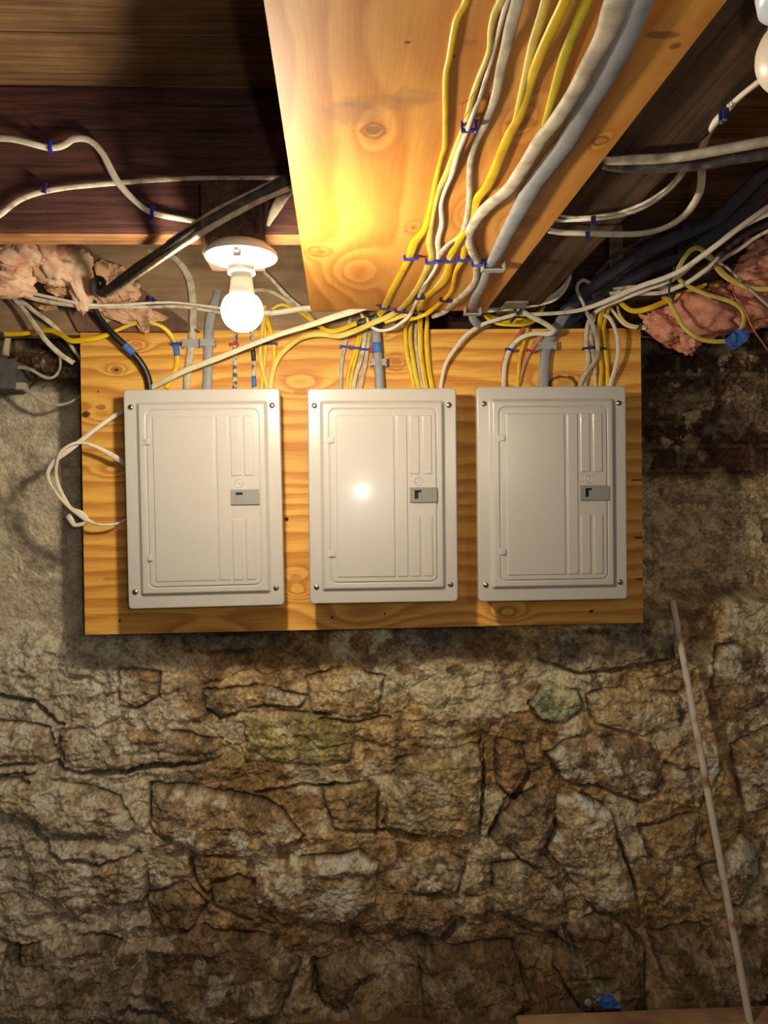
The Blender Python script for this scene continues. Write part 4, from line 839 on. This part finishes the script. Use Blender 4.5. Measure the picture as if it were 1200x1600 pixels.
# --- left side cables on the timber
cable('W', 'white cable snaking in waves across the dark joist at upper left',
 [(-30,214,-.565,10),(0,216,-.565,10),(16,217,-.565,10),(32,220,-.565,10),(54,226,-.565,10),(74,231,-.56,10),(90,231,-.56,10),(103,226,-.56,11),(113,219,-.56,11),(124,217,-.56,11),(138,219,-.56,10),(150,228,-.56,10),(161,242,-.56,10),(171,262,-.56,11),(183,284,-.56,11),(200,304,-.56,10),(215,318,-.56,9),(228,328,-.56,9),(240,333,-.56,9),(256,337,-.56,9),(285,342,-.56,8),(312,347,-.56,7),(330,352,-.55,7)])
cable('Wd', 'dusty white cable rising from left edge under the snaking one',
 [(-30,356,-.558,10),(0,336,-.558,10),(16,323,-.558,10),(32,312,-.558,9),(54,303,-.558,9),(73,298,-.558,9),(110,292,-.558,8),(160,287,-.558,8),(200,284,-.558,8),(240,281,-.558,8),(280,280,-.558,7),(320,279,-.558,7),(380,279,-.558,7),(440,278,-.558,7),(470,277,-.558,6)])
cable('Wd', 'pale cable ending freely at lower left beside the plywood',
 [(14,458,-.04,5),(20,466,-.04,6),(37,483,-.045,7),(53,505,-.05,8),(64,521,-.055,8),(75,535,-.055,8),(93,552,-.05,8),(104,560,-.045,8),(115,567,-.04,8)])
cable('Wd', 'pale cable going behind plywood at lower left, upper of two',
 [(22,458,-.03,5),(29,467,-.03,6),(42,476,-.03,7),(53,485,-.03,7),(64,493,-.03,7),(74,500,-.025,7),(86,511,-.015,7),(98,524,.0,6),(111,541,.03,6),(123,558,.045,5),(132,570,.05,5)])
cable('Gw', 'grey cable drooping from grey box to plywood lower left edge',
 [(28,604,.05,7),(34,604,.05,7),(47,613,.045,7),(58,621,.04,6),(67,627,.04,6),(80,632,.04,5),(93,633,.04,5),(104,631,.045,4),(113,627,.045,4),(126,619,.05,4),(140,608,.055,4)])
cable('Gw', 'dusty brown cable curling above the grey box at left',
 [(26,575,.06,6),(38,575,.055,6),(50,579,.05,5),(62,586,.05,5),(74,591,.05,5),(84,589,.05,4),(91,581,.055,4),(94,569,.06,4),(93,556,.065,4)])
cable('Gw', 'grey conduit standing on the grey box at far left', [(8,556,.04,10),(9,545,.04,10),(12,528,.04,9),(15,510,.045,9),(18,492,.05,8),(20,478,.055,8)], .014, True)

# ================================================================== STAPLES, STRAPS, CLAMPS
def frame_at(px, py, pl, drop=0):
    if pl >= 10: q = atz(px, py, PLY_Z-(pl-10)-drop); n = NP_Z
    else: q = at(px, py, pl); n = NB_Y
    return q, n
def staple(px, py, pl, wpx, ang, mt, label, h=.0045, nails=True, name='cable_staple', cat='staple', tall=.006, arch=True):
    """bridge over a cable: ang = direction of the bridge in the picture, degrees, 0 = horizontal"""
    q, n = frame_at(px, py, pl); q2, _ = frame_at(px+math.cos(math.radians(ang))*10, py-math.sin(math.radians(ang))*10, pl)
    xa = (q2-q); W_ = wpx*depth(q)/F; xa.normalize(); ya = n.cross(xa).normalized()
    e = empty(name, q); M_ = Matrix((xa, ya, n)).transposed()
    e.rotation_euler = M_.to_euler(); tag(e, label, cat, 'cable staples' if cat == 'staple' else 'grey cable clamps')
    bm = bmesh.new(); hw = W_/2
    box(bm, -hw, hw, -tall/2, tall/2, h, h+.0034, .0009)
    for s in (-1, 1): box(bm, s*hw-(.0035 if s > 0 else 0), s*hw+(0 if s > 0 else .0035), -tall*.62, tall*.62, -.001, h+.0026, .0006)
    link('strap', bm, mt, e)
    if nails:
        for s in (-1, 1):
            bm = bmesh.new(); lathe(bm, [(.0011, -.012), (.0011, h+.0030), (.0020, h+.0031), (.0020, h+.0040)], Matrix.Translation((s*(hw-.0017), 0, 0)), 10)
            link('nail', bm, m_nail, e, True)
    return e
ST = [(642,399,P_,24,3,m_stap,'blue cable staple, leftmost of the long row on ceiling plywood',.006),
 (675,404,P_,22,5,m_stap,'blue cable staple, second from the left in the ceiling row',.007),
 (690,402,P_,18,-4,m_stap,'blue cable staple, third from the left in the ceiling row',.007),
 (706,402,P_,21,3,m_stap,'blue cable staple over thick yellow, fourth in the ceiling row',.007),
 (725,401,P_,18,0,m_stap,'blue cable staple, fifth from the left in the ceiling row',.006),
 (747,406,P_,21,8,m_stap,'blue cable staple, rightmost of the row beside grey clamp',.009),
 (601,478,P_,17,-4,m_stap,'blue cable staple near plywood front edge on leftmost yellow',.006),
 (625,483,P_,18,-6,m_stap,'blue cable staple near plywood edge on the pale yellow cable',.006),
 (656,462,P_,15,0,m_stapd,'dark blue staple on tan wires above the front edge row',.006),
 (653,483,P_,12,10,m_stapd,'dark blue staple at plywood edge near the yellow cluster',.006),
 (695,466,P_,17,-6,m_stapd,'dark blue staple on the right yellow cable near front edge',.006),
 (733,190,P_,26,3,m_stap,'blue staple with bent nail high on the ceiling plywood',.009),
 (82,232,-.552,15,88,m_stap,'blue staple on snaking white cable near the left edge',.009),
 (240,334,-.552,20,86,m_stap,'blue staple on the white cable left of the lampholder',.009),
 (73,297,-.552,16,80,m_stapd,'dusty blue staple on lower white cable at far left',.008),
 (242,478,.0,14,80,m_stap,'blue staple on the white pair left of the bulb',.045),
 (275,538,-.0,16,0,m_stap,'blue staple above the blue tape over leftmost panel',.008),
 (366,539,-.0,14,0,m_stapr,'red staple under the bulb, left one',.007),
 (396,539,-.0,14,0,m_stapr,'red staple under the bulb, right one',.007),
 (421,538,-.0,26,0,m_stap,'long blue staple on two yellow wires by leftmost panel',.007),
 (539,543,-.0,17,-4,m_stap,'blue staple, leftmost of the touching row above middle panel',.007),
 (556,545,-.0,17,-4,m_stap,'blue staple, middle of the touching row above middle panel',.007),
 (570,547,-.0,15,-4,m_stap,'blue staple, rightmost of the touching row above middle panel',.007),
 (579,549,-.0,7,0,m_stapr,'tiny red staple beside the grey cable over middle panel',.008),
 (796,548,-.0,15,-10,m_stap,'blue staple on the white cable above rightmost panel left end',.012),
 (829,549,-.0,14,-10,m_stapr,'red staple on the faded orange cable',.007),
 (917,545,-.0,16,5,m_stapd,'dark blue staple, left of the trio above rightmost panel',.007),
 (927,544,-.0,14,-4,m_stapd,'dark blue staple, middle of the trio above rightmost panel',.008),
 (941,546,-.0,10,0,m_stapd,'dark blue staple, right of the trio above rightmost panel',.009),
 (804,481,-.055,9,75,m_stapd,'dark tie on the white ribbon below plywood corner',.010),
 (810,489,-.055,9,55,m_stapd,'dark tie holding the long white cable near yellow droop',.010),
 (801,500,-.055,11,50,m_stapd,'dark tie on the drooping yellow trio',.010),
 (927,340,P_,12,80,m_stapd,'dark blue staple on the white pair under the beam',.012),
 (918,364,P_,12,80,m_stapd,'dark blue staple on thick white cable under the beam',.012),
 (1131,172,P_,14,40,m_stapd,'dark blue staple on thick white cable at upper right',.010),
 (1104,446,-.10,9,70,m_stapd,'dark tie on the bright yellow cable by the insulation',.008),
 (998,511,-.045,8,80,m_stapd,'dark tie on the wires at the board right corner',.006),
 (1051,462,-.10,10,70,m_stapd,'dark tie crossing the yellow cable in the right bundle',.008),
 (1189,392,.05,12,0,m_stapd,'dark blue staple on the brown board near the right picture edge',.006)]
for px, py, pl, w_, a_, mt, lb, h_ in ST: staple(px, py, pl, w_, a_, mt, lb, h_, nails=(-.05 < pl < 5 or pl >= 10) and 'on the white pair under' not in lb and 'thick white cable under' not in lb)
for px, py, pl, w_, h_, lb in [(770,410,P_,36,.014,'large grey clamp on the thick blue grey cable'),(738,481,P_,26,.014,'grey clamp at plywood front edge on the thick cable'),
    (299,538,0,26,.011,'grey strap on the pale grey cable over leftmost panel'),(326,537,0,24,.014,'grey strap on the thick grey cable left of the bulb'),
    (591,568,0,26,.016,'grey strap on the blue marked cable over middle panel'),(853,542,0,28,.014,'grey strap on the thick cable over rightmost panel')]:
    staple(px, py, pl, w_, 0, m_stapg, lb, h_, tall=.017, name='cable_clamp', cat='clamp')
staple(1063, 350, -.10, 18, 80, m_stapd, 'dark plastic clip on the upper black cable in the right bay', .012, nails=False)
staple(1057, 388, -.04, 18, 80, m_stapd, 'dark plastic clip on the lower black cable in the right bay', .012, nails=False)
cable('Kd', 'curled stub of black cable poking out of the left insulation', [(152,462,-.135,9),(146,452,-.14,10),(147,440,-.145,10),(155,435,-.15,9),(162,440,-.15,8),(160,449,-.15,7)], .012, True)
cable('Cu', 'thin bent nail wire standing beside high blue staple on plywood', [(722,190,10.002,1.6),(722,176,10.014,1.6),(722,164,10.016,1.6),(727,160,10.012,1.6),(733,157,10.004,1.6)], .0016, True, name='bent_wire', cat='wire')
# ================================================================== INSULATION
def nz3(x, y, z, sc, s): return vnoise(x*sc+z*sc*.7, y*sc-z*sc*.6, s)
m_ins = mat('pink_fibreglass', L(250, 220, 184), .95, 0, (18, L(220, 160, 134), .4, .65), 1.0, spec=.1, sub=0)
m_ins2 = mat('dirty_fibreglass', L(222, 180, 142), .95, 0, (30, L(120, 90, 70), .48, .66), 1.0, spec=.1)
def blobs(lst, m_, label, seed=0):
    """a torn batt: overlapping fluffy lumps given by picture ellipses and real depth"""
    verts = []; faces = []; off = 0
    bm = bmesh.new(); bmesh.ops.create_icosphere(bm, subdivisions=5, radius=1); bm.verts.ensure_lookup_table()
    V0 = np.array([v.co[:] for v in bm.verts]); F0 = [[v.index for v in f.verts] for f in bm.faces]; bm.free()
    org = None
    for k, (px, py, Yc, rx, rz, ry, rot) in enumerate(lst):
        c = at(px, py, Yc); dp = depth(c)/F; org = org or c
        n1 = sum((2*nz3(V0[:, 0]+k*3.1, V0[:, 1]+seed, V0[:, 2], f, k*11+seed)-1)*a for f, a in ((1.3, .42), (3., .26), (7., .12), (17, .06), (38, .04), (70, .04)))
        P = V0*(1+n1)[:, None]; P[:, 0] *= rx*dp; P[:, 2] *= rz*dp; P[:, 1] *= ry
        cs, sn = math.cos(math.radians(rot)), math.sin(math.radians(rot)); x_, z_ = P[:, 0].copy(), P[:, 2].copy(); P[:, 0] = x_*cs-z_*sn; P[:, 2] = x_*sn+z_*cs
        P += np.array(c-org); verts.append(P); faces += [[i+off for i in f] for f in F0]; off += len(P)
    me = bpy.data.meshes.new('insulation'); me.from_pydata(np.vstack(verts).tolist(), [], faces)
    o = link('insulation_batt', me, m_, None, True); o.location = org; return tag(o, label, 'insulation')
blobs([(40,405,-.10,60,30,.05,-5),(88,410,-.09,42,34,.045,-15),(20,440,-.10,35,22,.04,10),(118,425,-.07,26,26,.035,-40),(128,460,-.085,13,30,.02,10)], m_ins, 'torn pink insulation stuffed under the joist at the left', 1)
blobs([(186,440,-.02,34,20,.022,-40),(205,492,-.02,45,18,.02,-12),(223,508,-.025,10,16,.015,0),(165,470,-.02,25,24,.02,-30)], m_ins2, 'dirty insulation scrap on the rim board left of the bulb', 5)
blobs([(72,478,-.02,14,8,.02,0),(95,455,-.05,16,14,.03,0)], m_ins2, 'small insulation shred hanging by the pale cables at left', 9)
m_ins3 = mat('salmon_fibreglass', L(232, 164, 136), .95, 0, (26, L(190, 122, 98), .4, .65), 1.0, spec=.1)
blobs([(1190,425,-.06,55,30,.06,28),(1150,470,-.055,50,34,.06,10),(1100,490,-.05,50,30,.05,8),(1045,512,-.04,34,20,.04,-15),(1075,530,-.035,26,22,.03,-40),(1175,490,-.05,26,26,.04,0),(1225,420,-.05,50,60,.07,0),(1290,440,-.04,60,55,.07,10),(1370,430,-.03,60,60,.07,-10)], m_ins3, 'pink insulation batt bulging over the brick at the right', 13)

# ================================================================== SMALL THINGS
# blue tape around the yellow loop ends
def tape_patch(px, py, Y_, pts, label, flat=False, name='masking_tape', t=.004):
    bm = bmesh.new(); fr = []; bk = []
    org = at(px, py, Y_)
    for i, (x, y) in enumerate(pts):
        w_ = .0025*math.sin(i*2.3)
        q = at(x, y, Y_+w_); fr.append(bm.verts.new(q-org)); q = at(x, y, Y_+w_+t); bk.append(bm.verts.new(q-org))
    bm.faces.new(fr); bm.faces.new(bk[::-1])
    for i in range(len(fr)): bm.faces.new((fr[(i+1) % len(fr)], fr[i], bk[i], bk[(i+1) % len(fr)]))
    bmesh.ops.recalc_face_normals(bm, faces=bm.faces); bmesh.ops.triangulate(bm, faces=bm.faces)
    bmesh.ops.subdivide_edges(bm, edges=bm.edges, cuts=3, use_grid_fill=True)
    for v in bm.verts:
        v.co.y += .0028*(float(vnoise(np.array([v.co.x*160]), np.array([v.co.z*160]), 3)[0])-.5)*2
    o = link(name, bm, m_blue_t, None, False); o.location = org; return tag(o, label, 'tape')
tape_patch(1150, 530, -.146, [(1132,532),(1148,516),(1160,513),(1172,522),(1168,532),(1150,545),(1143,546)], 'crumpled blue tape wrapped on yellow loop over brick at right', t=.007)
gy = .16
# plank on the floor against the wall, right
m_plank = timber('dusty_plank', L(186, 152, 116), L(150, 118, 86), (3, 20, 20), .95, L(196, 166, 130))
q0 = at(808, 1584, .02); 
pl_ = empty('floor_plank', (.8, .0, 0)); 
bm = bmesh.new(); za, zb_ = .018, .046
A0 = atz(806, 1586, zb_); A1 = atz(1290, 1567, zb_); dv = Vector((0, -.26, 0))
dirv = (A1-A0).normalized(); perp = Vector((dirv.y, -dirv.x, 0))
c4 = [A0, A1, A1+perp*.22, A0+perp*.22]
lo_ = [bm.verts.new(Vector((p.x, p.y, za))) for p in c4]; hi_ = [bm.verts.new(Vector((p.x, p.y, zb_))) for p in c4]
bm.faces.new(lo_[::-1]); bm.faces.new(hi_)
for i in range(4): bm.faces.new((lo_[i], lo_[(i+1) % 4], hi_[(i+1) % 4], hi_[i]))
bmesh.ops.recalc_face_normals(bm, faces=bm.faces); bmesh.ops.bevel(bm, geom=bm.edges[:], offset=.002, segments=2, affect='EDGES')
bpy.data.objects.remove(pl_)
tag(link('floor_plank', bm, m_plank), 'dusty brown plank lying on the floor along the wall foot', 'plank')
# pole
a_ = at(1051, 938, .095); 
b_q = at(1183, 1660, -.075)
dirp = (b_q-a_); tt = (.034-a_.z)/dirp.z; b_q = a_+dirp*tt
def polecol():
    m = mat('painted_pole', L(226, 216, 198), .6, 0, (14, L(160, 112, 72), .52, .66), .3); return m
zax = (a_-b_q); Ln = zax.length; rotq = zax.to_track_quat('Z', 'Y')
bm = bmesh.new(); lathe(bm, [(.0085, 0), (.0092, .002), (.0088, Ln-.003), (.0080, Ln), (.0062, Ln), (.0060, Ln-.03)], Matrix.Identity(4), 24, True)
po = link('wooden_pole', bm, polecol(), None, True); po.location = b_q; po.rotation_euler = rotq.to_euler(); tag(po, 'thin stained white pole leaning on the wall at the right', 'pole')
# blue tape scrap and disc at the wall foot
q = at(945, 1566, .10)
tape_patch(945, 1566, wall_y(q.x, q.z)-.03, [(928,1558),(942,1556),(957,1553),(964,1566),(972,1575),(955,1576),(943,1576),(936,1567)], 'scrap of blue tape at the wall foot by the plank', t=.002)
q = at(919, 1567, .10); q = at(919, 1567, wall_y(q.x, q.z)-.030)
bm = bmesh.new(); lathe(bm, [(.0095, -.001), (.0100, 0), (.0095, .0012), (.004, .0006), (.0001, .0006)], Matrix.Rotation(math.radians(78), 4, 'X'), 24)
o = link('metal_disc', bm, m_galv, None, True); o.location = q; tag(o, 'small pale round disc beside the blue tape scrap', 'disc')
# junction box at far left
q = at(4, 583, .04)
bx = empty('junction_box', q); tag(bx, 'grey metal junction box at the far left edge', 'box')
m_jb = mat('dusty_grey_metal', L(112, 110, 106), .7, .2, (40, L(84, 80, 74), .4, .7), .3)
boxobj('box', m_jb, -.055, .030, 0, .09, -.036, .032, .003, bx)
boxobj('cover_plate', m_jb, -.057, .033, -.003, -.0003, -.039, .035, .0012, bx)
for sx, sz in ((-.02, .022), (-.02, -.026)):
    bm = bmesh.new(); lathe(bm, [(.004, 0), (.004, .002), (.002, .003)], Matrix.Translation((sx, -.003, sz)) @ Matrix.Rotation(math.pi/2, 4, 'X'), 14); link('cover_screw', bm, m_screw, bx, True)
boxobj('connector', mat('pale_connector', L(190, 178, 160), .7), .022, .052, .004, .028, -.040, -.022, .004, bx)
